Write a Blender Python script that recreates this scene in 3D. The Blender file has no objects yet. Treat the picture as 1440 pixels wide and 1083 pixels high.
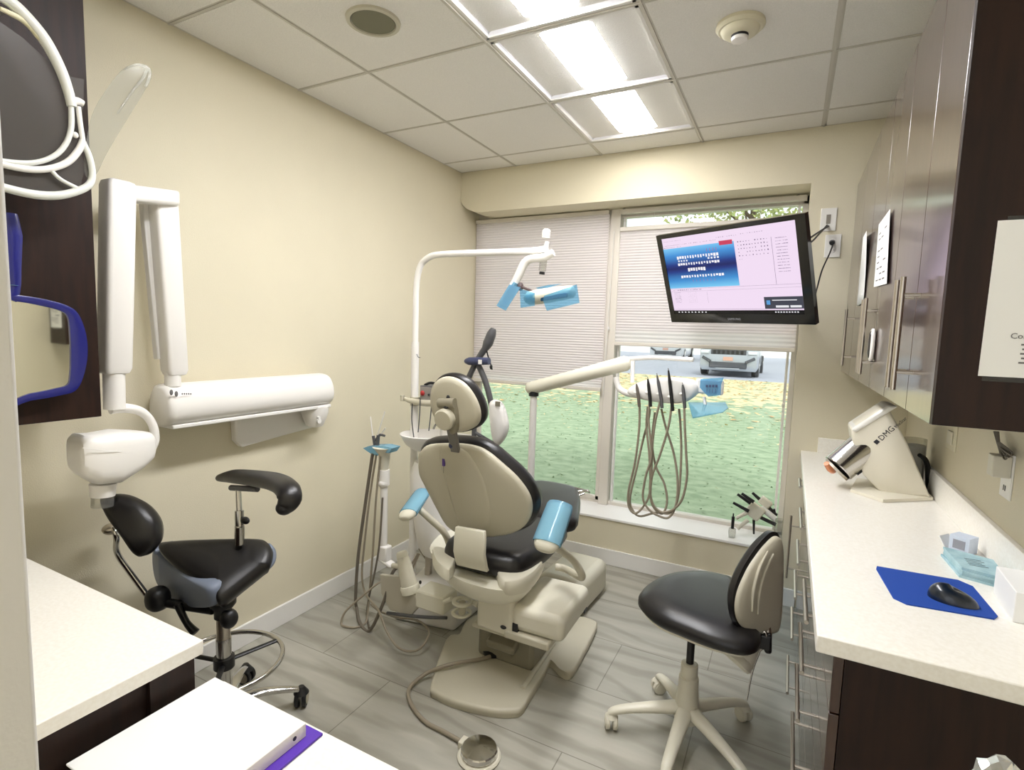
import bpy, bmesh, math, random
from mathutils import Vector, Matrix
from math import sin, cos, pi, radians
random.seed(7)
V = Vector
S = bpy.context.scene
COL = bpy.data.collections.new('place'); S.collection.children.link(COL)
# ------------------------------------------------------------------ camera
FPX = 752.7153
CAMP = V((2.2031, 0.0, 1.5131))
yaw, pit, rol = -0.4772, -0.0973, 0.0307
fw = V((sin(yaw)*cos(pit), cos(yaw)*cos(pit), sin(pit)))
r0 = V((cos(yaw), -sin(yaw), 0)); u0 = r0.cross(fw)
RT = cos(rol)*r0 + sin(rol)*u0; UP = -sin(rol)*r0 + cos(rol)*u0
cd = bpy.data.cameras.new('camera'); cam = bpy.data.objects.new('camera', cd); COL.objects.link(cam)
M = Matrix((RT, UP, -fw)).transposed().to_4x4(); M.translation = CAMP; cam.matrix_world = M
cd.sensor_width = 36; cd.lens = FPX/1440*36; cd.clip_start = .02; cd.clip_end = 300
S.camera = cam
def at(px, py, x=None, y=None, z=None):
    "surveyed point: sight line through a pixel met with the plane the thing stands in"
    d = fw + RT*(px-720)/FPX + UP*(541.5-py)/FPX
    i, v = (0, x) if x is not None else (1, y) if y is not None else (2, z)
    return CAMP + d*((v-CAMP[i])/d[i])
def onpl(px, py, o, n):
    d = fw + RT*(px-720)/FPX + UP*(541.5-py)/FPX
    return CAMP + d*((V(o)-CAMP).dot(n)/d.dot(n))
# ------------------------------------------------------------------ room numbers
D = 3.361; H = 2.653; W = 2.76; WIN = 3.66; TS = .61; GX = .4427; GY = D-.2259
# ------------------------------------------------------------------ materials
def lin(c): return tuple(((v/255+.055)/1.055)**2.4 if v/255 > .04045 else v/255/12.92 for v in c)
MATS = {}
def mat(name, rgb, rough=.5, metal=0, noise=0, nscale=20, bump=0, bscale=200, coat=0, emit=0, ecol=None, spec=.5, stretch=None, rgb2=None, alpha=1, trans=0):
    m = bpy.data.materials.new(name); m.use_nodes = True; nt = m.node_tree; N = nt.nodes; L = nt.links
    b = N['Principled BSDF']; c = (*lin(rgb), 1)
    b.inputs['Base Color'].default_value = c; b.inputs['Roughness'].default_value = rough
    b.inputs['Metallic'].default_value = metal; b.inputs['Coat Weight'].default_value = coat
    b.inputs['Coat Roughness'].default_value = .08; b.inputs['Specular IOR Level'].default_value = spec
    b.inputs['Transmission Weight'].default_value = trans
    if emit:
        b.inputs['Emission Color'].default_value = (*lin(ecol or rgb), 1); b.inputs['Emission Strength'].default_value = emit
    tc = N.new('ShaderNodeTexCoord'); mp = N.new('ShaderNodeMapping'); L.new(tc.outputs['Object'], mp.inputs[0])
    if stretch: mp.inputs['Scale'].default_value = stretch
    if noise or rgb2:
        n = N.new('ShaderNodeTexNoise'); n.inputs['Scale'].default_value = nscale; n.inputs['Detail'].default_value = 5
        L.new(mp.outputs[0], n.inputs[0])
        mx = N.new('ShaderNodeMix'); mx.data_type = 'RGBA'
        r = N.new('ShaderNodeValToRGB'); r.color_ramp.elements[0].position = .35; r.color_ramp.elements[1].position = .65
        L.new(n.outputs[0], r.inputs[0]); L.new(r.outputs[0], mx.inputs[0])
        mx.inputs[6].default_value = c
        c2 = (*lin(rgb2), 1) if rgb2 else tuple(v*(1-noise) for v in c[:3])+(1,)
        mx.inputs[7].default_value = c2; L.new(mx.outputs[2], b.inputs['Base Color'])
    if bump:
        n2 = N.new('ShaderNodeTexNoise'); n2.inputs['Scale'].default_value = bscale; n2.inputs['Detail'].default_value = 3
        L.new(mp.outputs[0], n2.inputs[0]); bp = N.new('ShaderNodeBump'); bp.inputs['Strength'].default_value = bump; bp.inputs['Distance'].default_value = .003
        L.new(n2.outputs[0], bp.inputs['Height']); L.new(bp.outputs[0], b.inputs['Normal'])
    MATS[name] = m; return m
def clear(name, tint, refl=.08, rough=.05, dens=0.0, body=(200, 200, 200)):
    "thin clear sheet: transparent with a little gloss and a little body colour"
    m = bpy.data.materials.new(name); m.use_nodes = True; nt = m.node_tree; N = nt.nodes; L = nt.links
    for n in list(N): N.remove(n)
    o = N.new('ShaderNodeOutputMaterial'); t = N.new('ShaderNodeBsdfTransparent'); t.inputs[0].default_value = (*lin(tint), 1)
    g = N.new('ShaderNodeBsdfGlossy'); g.inputs['Roughness'].default_value = rough
    d = N.new('ShaderNodeBsdfDiffuse'); d.inputs[0].default_value = (*lin(body), 1)
    lw = N.new('ShaderNodeFresnel'); lw.inputs[0].default_value = 1.45
    m1 = N.new('ShaderNodeMixShader'); m1.inputs[0].default_value = dens; L.new(t.outputs[0], m1.inputs[1]); L.new(d.outputs[0], m1.inputs[2])
    mu = N.new('ShaderNodeMath'); mu.operation = 'MULTIPLY'; mu.inputs[1].default_value = refl*12; L.new(lw.outputs[0], mu.inputs[0])
    mu.use_clamp = True
    m2 = N.new('ShaderNodeMixShader'); L.new(mu.outputs[0], m2.inputs[0]); L.new(m1.outputs[0], m2.inputs[1]); L.new(g.outputs[0], m2.inputs[2])
    L.new(m2.outputs[0], o.inputs[0]); return m
m_wall = mat('wall_paint', (225, 217, 192), .7, bump=.35, bscale=260, noise=.03, nscale=3)
m_white = mat('white_plastic', (238, 235, 230), .3, coat=.2)
m_xray = mat('white_enamel', (240, 237, 232), .32)
m_trim = mat('trim_paint', (236, 234, 230), .45)
m_frame = mat('window_frame_paint', (222, 216, 206), .45)
m_beige = mat('chair_shell_beige', (196, 190, 170), .42, bump=.12, bscale=900)
m_beige2 = mat('light_beige_plastic', (219, 214, 196), .38)
m_beige3 = mat('chair_cover_cream', (230, 226, 208), .38)
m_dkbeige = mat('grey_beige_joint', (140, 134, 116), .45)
m_black = mat('black_vinyl', (26, 24, 25), .34, bump=.08, bscale=500, noise=.1, nscale=40)
m_blackp = mat('black_plastic', (22, 22, 24), .4)
m_gblack = mat('gloss_black_bezel', (8, 8, 10), .15, coat=.6)
m_chrome = mat('chrome', (205, 203, 200), .14, metal=1)
m_steel = mat('brushed_steel', (196, 188, 176), .3, metal=1, bump=.05, bscale=300)
m_grey = mat('grey_vinyl', (128, 138, 158), .42)
m_wood = mat('dark_walnut_laminate', (31, 17, 12), .5, rgb2=(42, 24, 16), nscale=9, stretch=(6, 6, .7), spec=.28)
m_woodf = mat('dark_walnut_face', (58, 38, 30), .3, rgb2=(72, 49, 40), nscale=9, stretch=(6, 6, .7), coat=1.0)
m_woodf.node_tree.nodes['Principled BSDF'].inputs['Coat Roughness'].default_value = .13
m_dark = mat('dark_interior', (20, 12, 10), .7)
m_counter = mat('quartz_counter', (246, 243, 235), .32, rgb2=(240, 236, 226), nscale=120)
m_tile = mat('ceiling_tile', (243, 241, 236), .9, bump=.9, bscale=240, noise=.07, nscale=260)
m_grid = mat('ceiling_grid', (208, 204, 194), .6)
m_hose = mat('hose_grey', (150, 140, 122), .5)
m_hosed = mat('hose_dark', (112, 104, 92), .5)
m_blue = clear('blue_barrier_film', (190, 224, 242), refl=.04, rough=.12, dens=.36, body=(158, 210, 238))
m_bluec = clear('blue_clear_film', (196, 228, 244), refl=.03, rough=.12, dens=.16, body=(140, 202, 236))
m_navy = mat('navy_plastic', (26, 30, 112), .3, coat=.4)
m_navy2 = mat('slate_blue_plastic', (62, 68, 98), .4)
m_slate = mat('slate_grey_plastic', (84, 84, 86), .45)
m_pad = mat('mouse_pad_blue', (18, 68, 160), .85, bump=.2, bscale=900)
m_mouse = mat('mouse_black', (14, 26, 40), .28, coat=.4)
m_purple = mat('purple_folder', (84, 42, 170), .5)
m_paper = mat('paper', (238, 238, 236), .8)
m_ink = mat('print_ink', (110, 108, 108), .8)
m_inkd = mat('print_ink_dark', (52, 52, 56), .8)
m_plate = mat('wall_plate_white', (240, 238, 232), .4)
m_glass = clear('window_glass', (247, 251, 249), refl=.06, rough=.0)
m_clear = clear('clear_plastic', (236, 236, 232), refl=.03, rough=.1, dens=.12, body=(225, 225, 222))
m_film = clear('clear_visor', (232, 232, 234), refl=.012, rough=.25, dens=.07, body=(205, 200, 190))
m_frost = mat('frosted_white_plastic', (236, 238, 232), .35, trans=.15)
m_mirror = mat('mirror_glass', (225, 225, 215), .03, metal=1)
m_copper = mat('amber_tip', (224, 140, 92), .3)
m_foil = mat('crinkled_clear_wrap', (225, 226, 222), .12, metal=.85)
m_bluebook = mat('pale_blue_card', (176, 206, 212), .6, rgb2=(150, 186, 196), nscale=30)
m_skirt = mat('speaker_grille', (128, 126, 106), .8, bump=.6, bscale=900)
m_rim = mat('speaker_rim', (196, 192, 174), .5)
m_detect = mat('detector_shell', (222, 216, 190), .45)
m_reflec = mat('lamp_reflector', (232, 232, 238), .5)
m_lamp = mat('lamp_diffuser', (255, 255, 255), .4, emit=33.0, ecol=(252, 252, 255))
m_lampw = mat('lamp_diffuser_warm', (255, 252, 248), .4, emit=17.0, ecol=(255, 251, 246))
m_asph = mat('driveway_asphalt', (176, 178, 190), .9, noise=.1, nscale=3)
m_car = mat('car_paint_silver', (176, 182, 190), .3, metal=.3, coat=.7)
m_carw = mat('car_paint_pale', (214, 216, 220), .3, coat=.7)
m_card = mat('car_trim_dark', (74, 76, 82), .6)
m_carg = mat('car_glass', (48, 54, 62), .1)
m_lens = mat('car_headlamp', (224, 228, 232), .1, coat=1)
m_plateo = mat('number_plate', (216, 170, 150), .6)
m_bark = mat('bark', (110, 96, 80), .9, noise=.3, nscale=15)
m_leafA = mat('leaf_green', (150, 168, 110), .7, rgb2=(190, 190, 120), nscale=3)
m_mixer = mat('mixer_shell', (228, 222, 204), .36)
m_mixtop = mat('mixer_top_white', (244, 242, 236), .3, coat=.3)
m_grn = mat('pale_strap', (88, 140, 160), .5)
m_red = mat('red_plug', (170, 40, 40), .5)
m_syr = mat('grey_tip', (120, 112, 104), .35, metal=.5)

def floor_material():
    m = mat('plank_tile_floor', (184, 181, 169), .42, rgb2=(163, 160, 148), nscale=2.2, stretch=(.55, 3.2, 1), bump=.05, bscale=120)
    nt = m.node_tree; N = nt.nodes; L = nt.links; b = N['Principled BSDF']
    tc = N.new('ShaderNodeTexCoord'); mp = N.new('ShaderNodeMapping'); L.new(tc.outputs['Object'], mp.inputs[0])
    mp.inputs['Location'].default_value = (-.77, -1.71+.39*4, 0)
    br = N.new('ShaderNodeTexBrick'); L.new(mp.outputs[0], br.inputs[0]); br.inputs['Scale'].default_value = 1
    br.inputs['Brick Width'].default_value = .8; br.inputs['Row Height'].default_value = .39; br.inputs['Mortar Size'].default_value = .0022
    br.inputs['Mortar Smooth'].default_value = .2; br.offset = .5
    br.inputs['Color1'].default_value = (1, 1, 1, 1); br.inputs['Color2'].default_value = (.86, .86, .86, 1); br.inputs['Mortar'].default_value = (.52, .51, .49, 1)
    old = b.inputs['Base Color'].links[0].from_socket
    # veins: distorted bands along the plank
    mp2 = N.new('ShaderNodeMapping'); L.new(tc.outputs['Object'], mp2.inputs[0]); mp2.inputs['Rotation'].default_value = (0, 0, radians(14)); mp2.inputs['Scale'].default_value = (.45, 1.7, 1)
    wv = N.new('ShaderNodeTexWave'); wv.bands_direction = 'Y'; wv.inputs['Scale'].default_value = 1.6; wv.inputs['Distortion'].default_value = 11; wv.inputs['Detail'].default_value = 4; wv.inputs['Detail Scale'].default_value = 1.3
    L.new(mp2.outputs[0], wv.inputs[0]); rp = N.new('ShaderNodeValToRGB'); rp.color_ramp.elements[0].position = .0; rp.color_ramp.elements[0].color = (.80, .79, .77, 1); rp.color_ramp.elements[1].position = .5; rp.color_ramp.elements[1].color = (1, 1, 1, 1)
    L.new(wv.outputs[0], rp.inputs[0])
    def mul(a, c):
        x = N.new('ShaderNodeMix'); x.data_type = 'RGBA'; x.blend_type = 'MULTIPLY'; x.inputs[0].default_value = 1
        L.new(a, x.inputs[6]); L.new(c, x.inputs[7]); return x.outputs[2]
    L.new(mul(mul(old, rp.outputs[0]), br.outputs[0]), b.inputs['Base Color'])
    return m
m_floor = floor_material()
def lawn_material():
    m = mat('lawn_grass', (138, 158, 126), .9, rgb2=(168, 184, 152), nscale=7, stretch=(1, 1.3, 1), bump=.6, bscale=30)
    nt = m.node_tree; N = nt.nodes; L = nt.links; b = N['Principled BSDF']
    old = b.inputs['Base Color'].links[0].from_socket
    tc = N.new('ShaderNodeTexCoord'); n = N.new('ShaderNodeTexNoise'); n.inputs['Scale'].default_value = 3.5; n.inputs['Detail'].default_value = 6; L.new(tc.outputs['Object'], n.inputs[0])
    # fallen leaves thicken towards the driveway (far edge of the lawn)
    sx = N.new('ShaderNodeSeparateXYZ'); L.new(tc.outputs['Object'], sx.inputs[0])
    mr = N.new('ShaderNodeMapRange'); mr.inputs['From Min'].default_value = -3.6; mr.inputs['From Max'].default_value = 1.8; mr.inputs['To Min'].default_value = -.28; mr.inputs['To Max'].default_value = .05
    L.new(sx.outputs['Y'], mr.inputs[0]); ad = N.new('ShaderNodeMath'); L.new(n.outputs[0], ad.inputs[0]); L.new(mr.outputs[0], ad.inputs[1])
    rp = N.new('ShaderNodeValToRGB'); rp.color_ramp.elements[0].position = .46; rp.color_ramp.elements[1].position = .52; L.new(ad.outputs[0], rp.inputs[0])
    mx = N.new('ShaderNodeMix'); mx.data_type = 'RGBA'; L.new(rp.outputs[0], mx.inputs[0]); L.new(old, mx.inputs[6]); mx.inputs[7].default_value = (*lin((226, 208, 164)), 1)
    L.new(mx.outputs[2], b.inputs['Base Color']); return m
m_lawn = lawn_material()
def shade_material():
    m = bpy.data.materials.new('cellular_shade_fabric'); m.use_nodes = True; N = m.node_tree.nodes; L = m.node_tree.links
    for n in list(N): N.remove(n)
    o = N.new('ShaderNodeOutputMaterial'); d = N.new('ShaderNodeBsdfDiffuse'); d.inputs[0].default_value = (*lin((244, 240, 238)), 1)
    t = N.new('ShaderNodeBsdfTranslucent'); t.inputs[0].default_value = (*lin((250, 244, 248)), 1)
    x = N.new('ShaderNodeMixShader'); x.inputs[0].default_value = .5; L.new(d.outputs[0], x.inputs[1]); L.new(t.outputs[0], x.inputs[2]); L.new(x.outputs[0], o.inputs[0]); return m
m_shade = shade_material()
def screen_blue():
    m = bpy.data.materials.new('screen_blue_panel'); m.use_nodes = True; N = m.node_tree.nodes; L = m.node_tree.links
    b = N['Principled BSDF']; b.inputs['Base Color'].default_value = (0, 0, 0, 1)
    tc = N.new('ShaderNodeTexCoord'); s = N.new('ShaderNodeSeparateXYZ'); L.new(tc.outputs['Generated'], s.inputs[0])
    r = N.new('ShaderNodeValToRGB'); e = r.color_ramp.elements; e[0].position = 0; e[0].color = (*lin((120, 200, 240)), 1); e[1].position = 1; e[1].color = (*lin((120, 196, 238)), 1)
    for p_, c_ in ((.2, (60, 140, 205)), (.42, (14, 50, 130)), (.5, (4, 20, 92)), (.6, (14, 50, 130)), (.82, (60, 140, 210))):
        k = e.new(p_); k.color = (*lin(c_), 1)
    L.new(s.outputs['Z'], r.inputs[0]); L.new(r.outputs[0], b.inputs['Emission Color']); b.inputs['Emission Strength'].default_value = .66; return m
def emi(name, rgb, st=1.0): return mat(name, (0, 0, 0), .3, emit=st*.66, ecol=rgb)

# ------------------------------------------------------------------ mesh kit
class MB:
    def __init__(s): s.bm = bmesh.new()
    def f(s, vs):
        try: s.bm.faces.new(vs)
        except ValueError: pass
    def box(s, a, b):
        a, b = V(a), V(b); lo = V([min(a[i], b[i]) for i in range(3)]); hi = V([max(a[i], b[i]) for i in range(3)])
        return s.obox((lo+hi)/2, hi-lo)
    def obox(s, c, sz, X=(1, 0, 0), Y=(0, 1, 0), Z=(0, 0, 1)):
        c, X, Y, Z = V(c), V(X).normalized()*sz[0]/2, V(Y).normalized()*sz[1]/2, V(Z).normalized()*sz[2]/2
        v = [s.bm.verts.new(c+X*i+Y*j+Z*k) for i in (-1, 1) for j in (-1, 1) for k in (-1, 1)]
        for q in ((0, 1, 3, 2), (4, 6, 7, 5), (0, 4, 5, 1), (2, 3, 7, 6), (0, 2, 6, 4), (1, 5, 7, 3)): s.f([v[i] for i in q])
        return s
    def quad(s, *p): s.f([s.bm.verts.new(V(q)) for q in p]); return s
    def rings(s, rings, cap=True, closed=False):
        R = [[s.bm.verts.new(V(p)) for p in r] for r in rings]; n = len(R[0])
        seq = list(zip(R, R[1:])) + ([(R[-1], R[0])] if closed else [])
        for a, b in seq:
            for i in range(n): s.f([a[i], a[(i+1) % n], b[(i+1) % n], b[i]])
        if cap and not closed: s.f(list(reversed(R[0]))); s.f(R[-1])
        return s
    def tube(s, pts, r, n=10, smooth=True, closed=False, sub=6, flat=1.0, side=None):
        pts = [V(p) for p in pts]; rr = r if isinstance(r, (list, tuple)) else [r]*len(pts)
        if smooth and len(pts) > 2: pts, rr = cr(pts, rr, closed, sub)
        out = []; prev = None; k = len(pts)
        for i, p in enumerate(pts):
            if closed: t = pts[(i+1) % k]-pts[i-1]
            else: t = pts[min(i+1, k-1)]-pts[max(i-1, 0)]
            t.normalize()
            if prev is None:
                a = V(side) if side else (V((0, 0, 1)) if abs(t.z) < .9 else V((1, 0, 0)))
            else: a = prev
            a = (a - t*a.dot(t)).normalized(); b = t.cross(a); prev = a
            out.append([p + a*rr[i]*cos(2*pi*j/n)*flat + b*rr[i]*sin(2*pi*j/n) for j in range(n)])
        return s.rings(out, closed=closed)
    def cyl(s, a, b, r, r2=None, n=24): return s.tube([a, b], [r, r if r2 is None else r2], n=n, smooth=False)
    def lathe(s, c, ax, prof, n=28, flat=1.0, side=None):
        c, ax = V(c), V(ax).normalized(); a = V(side) if side else (V((1, 0, 0)) if abs(ax.x) < .9 else V((0, 1, 0)))
        a = (a-ax*a.dot(ax)).normalized(); b = ax.cross(a)
        return s.rings([[c+ax*h+a*r*cos(2*pi*j/n)+b*r*flat*sin(2*pi*j/n) for j in range(n)] for r, h in prof])
    def ell(s, c, rad, X=(1, 0, 0), Y=(0, 1, 0), Z=(0, 0, 1), n=20, m=10, pw=1.0):
        c, X, Y, Z = V(c), V(X).normalized(), V(Y).normalized(), V(Z).normalized(); R = []
        sg = lambda v: math.copysign(abs(v)**pw, v)
        for i in range(1, m):
            t = pi*i/m
            R.append([c+X*rad[0]*sg(sin(t))*sg(cos(2*pi*j/n))+Y*rad[1]*sg(sin(t))*sg(sin(2*pi*j/n))-Z*rad[2]*sg(cos(t)) for j in range(n)])
        return s.rings(R)
    def slab(s, out, nrm, prof, sub=0, shift=None):
        "outline (3D points) stacked along nrm: prof = [(offset, inset metres)]"
        out = [V(p) for p in out]
        if sub: out, _ = cr(out, [0]*len(out), True, sub)
        nrm = V(nrm).normalized(); c = sum(out, V())/len(out); R = []
        mr = sum((p-c).length for p in out)/len(out)
        for k, (h, ins) in enumerate(prof):
            sh = V(shift)*h if shift else V()
            R.append([c+(p-c)*max(1-ins/mr, .02)+nrm*h+sh for p in out])
        return s.rings(R)
def cr(P, R, closed, sub):
    n = len(P); o = []; q = []
    for i in range(n if closed else n-1):
        if closed: a, b, c, d = P[i-1], P[i], P[(i+1) % n], P[(i+2) % n]; rb, rc = R[i], R[(i+1) % n]
        else: a, b, c, d = P[max(i-1, 0)], P[i], P[i+1], P[min(i+2, n-1)]; rb, rc = R[i], R[i+1]
        for k in range(sub):
            t = k/sub; t2 = t*t; t3 = t2*t
            o.append(.5*((2*b)+(c-a)*t+(2*a-5*b+4*c-d)*t2+(3*b-a-3*c+d)*t3)); q.append(rb+(rc-rb)*t)
    if not closed: o.append(P[-1]); q.append(R[-1])
    return o, q
def rprof(t, r, d=None, k=4):
    "rounded edge profile for a slab of thickness t, edge radius r"
    o = []
    for i in range(k+1): a = pi/2*i/k; o.append((r-r*cos(pi/2-a+0) if False else r*(1-cos(a)), r*(1-sin(a))))
    p = [(h, ins) for h, ins in o]
    q = [(t-h, ins) for h, ins in reversed(o)]
    p.insert(0, (0, r*2.2)); q.append((t, r*2.2))
    return p+q
def obj(name, mb, m, parent=None, bev=0, sharp=38, label=None, kind=None, seg=2):
    me = bpy.data.meshes.new(name); bmesh.ops.recalc_face_normals(mb.bm, faces=mb.bm.faces[:])
    mb.bm.to_mesh(me); mb.bm.free()
    off = V()
    q = parent
    while q is not None: off += q.location; q = q.parent
    if off.length: me.transform(Matrix.Translation(-off))
    if parent is None:
        c = V()
        if me.vertices:
            xs = [v.co for v in me.vertices]; c = V(((min(v.x for v in xs)+max(v.x for v in xs))/2, (min(v.y for v in xs)+max(v.y for v in xs))/2, min(v.z for v in xs)))
        if kind != 'structure':
            me.transform(Matrix.Translation(-c))
        else: c = V()
    me.materials.append(m)
    me.shade_smooth(); me.set_sharp_from_angle(angle=radians(sharp))
    o = bpy.data.objects.new(name, me); COL.objects.link(o); o.parent = parent
    if parent is None: o.location = c
    if bev:
        b = o.modifiers.new('bevel', 'BEVEL'); b.width = bev; b.segments = seg; b.limit_method = 'ANGLE'; b.angle_limit = radians(40)
    if label: o['label'] = label
    if kind: o['kind'] = kind
    return o
def tag(o, label, cat, group=None, kind=None):
    o['label'] = label; o['category'] = cat
    if group: o['group'] = group
    if kind: o['kind'] = kind
    return o
def thing(name, label, cat, loc, group=None):
    o = bpy.data.objects.new(name, None); COL.objects.link(o); o.location = V(loc); o.empty_display_size = .05
    return tag(o, label, cat, group)
def struct(name, mb, m, parent=None, **k):
    return obj(name, mb, m, parent, kind='structure' if parent is None else None, **k)
def text(name, s, o, X, U, size, m, parent, depth=.0004, align='LEFT'):
    cu = bpy.data.curves.new(name, 'FONT'); cu.body = s; cu.size = size; cu.extrude = depth; cu.align_x = align; cu.resolution_u = 2
    t = bpy.data.objects.new(name, cu); COL.objects.link(t)
    dg = bpy.context.evaluated_depsgraph_get(); me = bpy.data.meshes.new_from_object(t.evaluated_get(dg)); bpy.data.objects.remove(t)
    X = V(X).normalized(); U = V(U).normalized(); Z = X.cross(U)
    mw = Matrix((X, U, Z)).transposed().to_4x4(); mw.translation = V(o)
    off = V(); q = parent
    while q is not None: off += q.location; q = q.parent
    me.transform(Matrix.Translation(-off) @ mw); me.materials.clear(); me.materials.append(m)
    ob = bpy.data.objects.new(name, me); COL.objects.link(ob); ob.parent = parent; return ob
X_, Y_, Z_ = V((1, 0, 0)), V((0, 1, 0)), V((0, 0, 1))

# ================================================================== SETTING
struct('floor', MB().box((-.1, -1.6, -.06), (W+.1, D+.02, 0)), m_floor)
def tiles():
    mb = MB(); mb.box((-.1, -1.6, H+.012), (W+.1, D+.02, H+.08))
    xs = [0, GX]+[GX+TS*i for i in range(1, 5)]; xs = [x for x in xs if x < W]+[W]
    ys = [D]+[GY-TS*i for i in range(0, 9)]; ys = [y for y in ys if y > -1.6]+[-1.6]
    for i in range(len(xs)-1):
        for j in range(len(ys)-1):
            if abs(xs[i]-(GX+TS)) < .01 and 1 <= j <= 4: continue
            if xs[i+1]-xs[i] < .03 or ys[j]-ys[j+1] < .03: continue
            mb.box((xs[i]+.012, ys[j+1]+.012, H-.004), (xs[i+1]-.012, ys[j]-.012, H+.014))
    return mb, xs, ys
mb, GXS, GYS = tiles()
struct('ceiling', mb, m_tile)
mb = MB()
for x in GXS[1:-1]: mb.box((x-.012, -1.6, H-.003), (x+.012, D, H+.02))
for y in GYS[1:-1]: mb.box((0, y-.012, H-.0025), (W, y+.012, H+.02))
mb.box((0, -1.6, H-.003), (.02, D, H+.012)); mb.box((0, D-.02, H-.003), (W, D, H+.012))
# raised lips
for x in GXS[1:-1]: mb.box((x-.004, -1.6, H-.007), (x+.004, D, H-.002))
for y in GYS[1:-1]: mb.box((0, y-.004, H-.006), (W, y+.004, H-.002))
struct('trim_1', mb, m_grid)
struct('wall_left', MB().box((-.1, -1.6, 0), (0, WIN+.06, H+.08)), m_wall)
struct('wall_right', MB().box((W, -1.6, 0), (W+.1, D+.4, H+.08)), m_wall)
# far wall with window opening, bullnosed header next to the left wall
WR = 2.236; HB = 2.362; SILL = .318
mb = MB()
mb.box((0, D, 0), (W, D+.4, SILL-.014))
mb.box((WR, D, SILL-.014), (W, D+.4, H+.08))
prof = [V((0, 0, H+.08)), V((0, 0, 2.47))]
for i in range(9):
    a = pi/2*i/8; prof.append(V((.19-.19*cos(a), 0, 2.47-.108*sin(a))))
prof += [V((WR, 0, HB)), V((WR, 0, H+.08))]
a = [mb.bm.verts.new(p+V((0, D, 0))) for p in prof]; b = [mb.bm.verts.new(p+V((0, D+.4, 0))) for p in prof]
mb.f(a); mb.f(list(reversed(b)))
for i in range(len(a)): mb.f([a[i], b[i], b[(i+1) % len(a)], a[(i+1) % len(a)]])
struct('wall_far', mb, m_wall, sharp=25)
struct('wall_near', MB().box((-.1, .0, 0), (1.80, .12, H+.08)).box((2.72, 0, 0), (W+.1, .12, H+.08)).box((1.8, 0, 2.3), (2.72, .12, H+.08)), m_wall)
struct('trim_2', MB().box((1.80, -.02, 0), (1.828, .135, 2.3)).box((1.74, .12, 0), (1.80, .135, 2.3)), mat('door_jamb_paint', (230, 229, 230), .5, bump=.1, bscale=200), bev=.003)
struct('baseboard_left', MB().box((0, .75, 0), (.014, D, .104)), m_trim, bev=.003)
struct('baseboard_far', MB().box((.014, D-.014, 0), (2.325, D, .104)), m_trim, bev=.003)
struct('trim_3', MB().box((0.0, D-.012, SILL-.016), (WR+.004, WIN+.02, SILL)), mat('window_sill_white', (244, 242, 240), .4), bev=.003)
# window
win = bpy.data.objects.new('window_1', None); COL.objects.link(win); win['kind'] = 'structure'; win.location = (1.1, WIN, SILL)
MX = 1.105
mb = MB()
fy0, fy1 = WIN-.035, WIN+.03
mb.box((0, fy0, SILL), (.03, fy1, HB)); mb.box((WR-.03, fy0, SILL), (WR, fy1, HB))
mb.box((0, fy0, HB-.05), (WR, fy1, HB+.1)); mb.box((0, fy0, SILL-.01), (WR, fy1, SILL+.022))
obj('window_frame', mb, m_frame, win, bev=.003)
mb = MB().box((MX-.045, fy0-.03, SILL), (MX+.022, fy1, HB))
obj('mullion', mb, m_frame, win, bev=.004)
mb = MB().box((MX+.03, WIN-.02, SILL+.02), (MX+.045, WIN+.01, HB-.04)).box((WR-.055, WIN-.02, SILL+.02), (WR-.04, WIN+.01, HB-.04))
obj('glazing_bead', mb, m_trim, win)
mb = MB().box((.03, fy0-.006, SILL+.02), (.055, fy0+.02, HB-.05)).box((MX-.075, fy0-.006, SILL+.02), (MX-.045, fy0+.02, HB-.05)).box((.03, fy0-.006, SILL+.02), (MX-.045, fy0+.02, SILL+.05))
obj('sash', mb, m_frame, win, bev=.003)
obj('window_pane', MB().box((.03, WIN, SILL+.02), (MX-.045, WIN+.004, HB-.05)), m_glass, win)
obj('window_pane', MB().box((MX+.022, WIN, SILL+.02), (WR-.03, WIN+.004, HB-.05)), m_glass, win)
k = MB(); c = at(812, 687, y=fy0-.03); k.tube([c+V((.09, .02, -.02)), c+V((.04, 0, .0)), c+V((0, -.01, 0.0))], .006); k.ell(c+V((-.01, -.01, 0)), (.022, .012, .012))
obj('crank_handle', k, m_syr, win)
mb = MB()
for px in (674,): pass
for q in ((.04, HB-.012), (MX-.07, HB-.012), (MX+.05, HB-.012), (WR-.06, HB-.012)): mb.box((q[0]-.008, fy0-.06, q[1]-.012), (q[0]+.008, fy0-.04, q[1]+.004))
obj('shade_bracket', mb, m_blackp, win)

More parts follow.
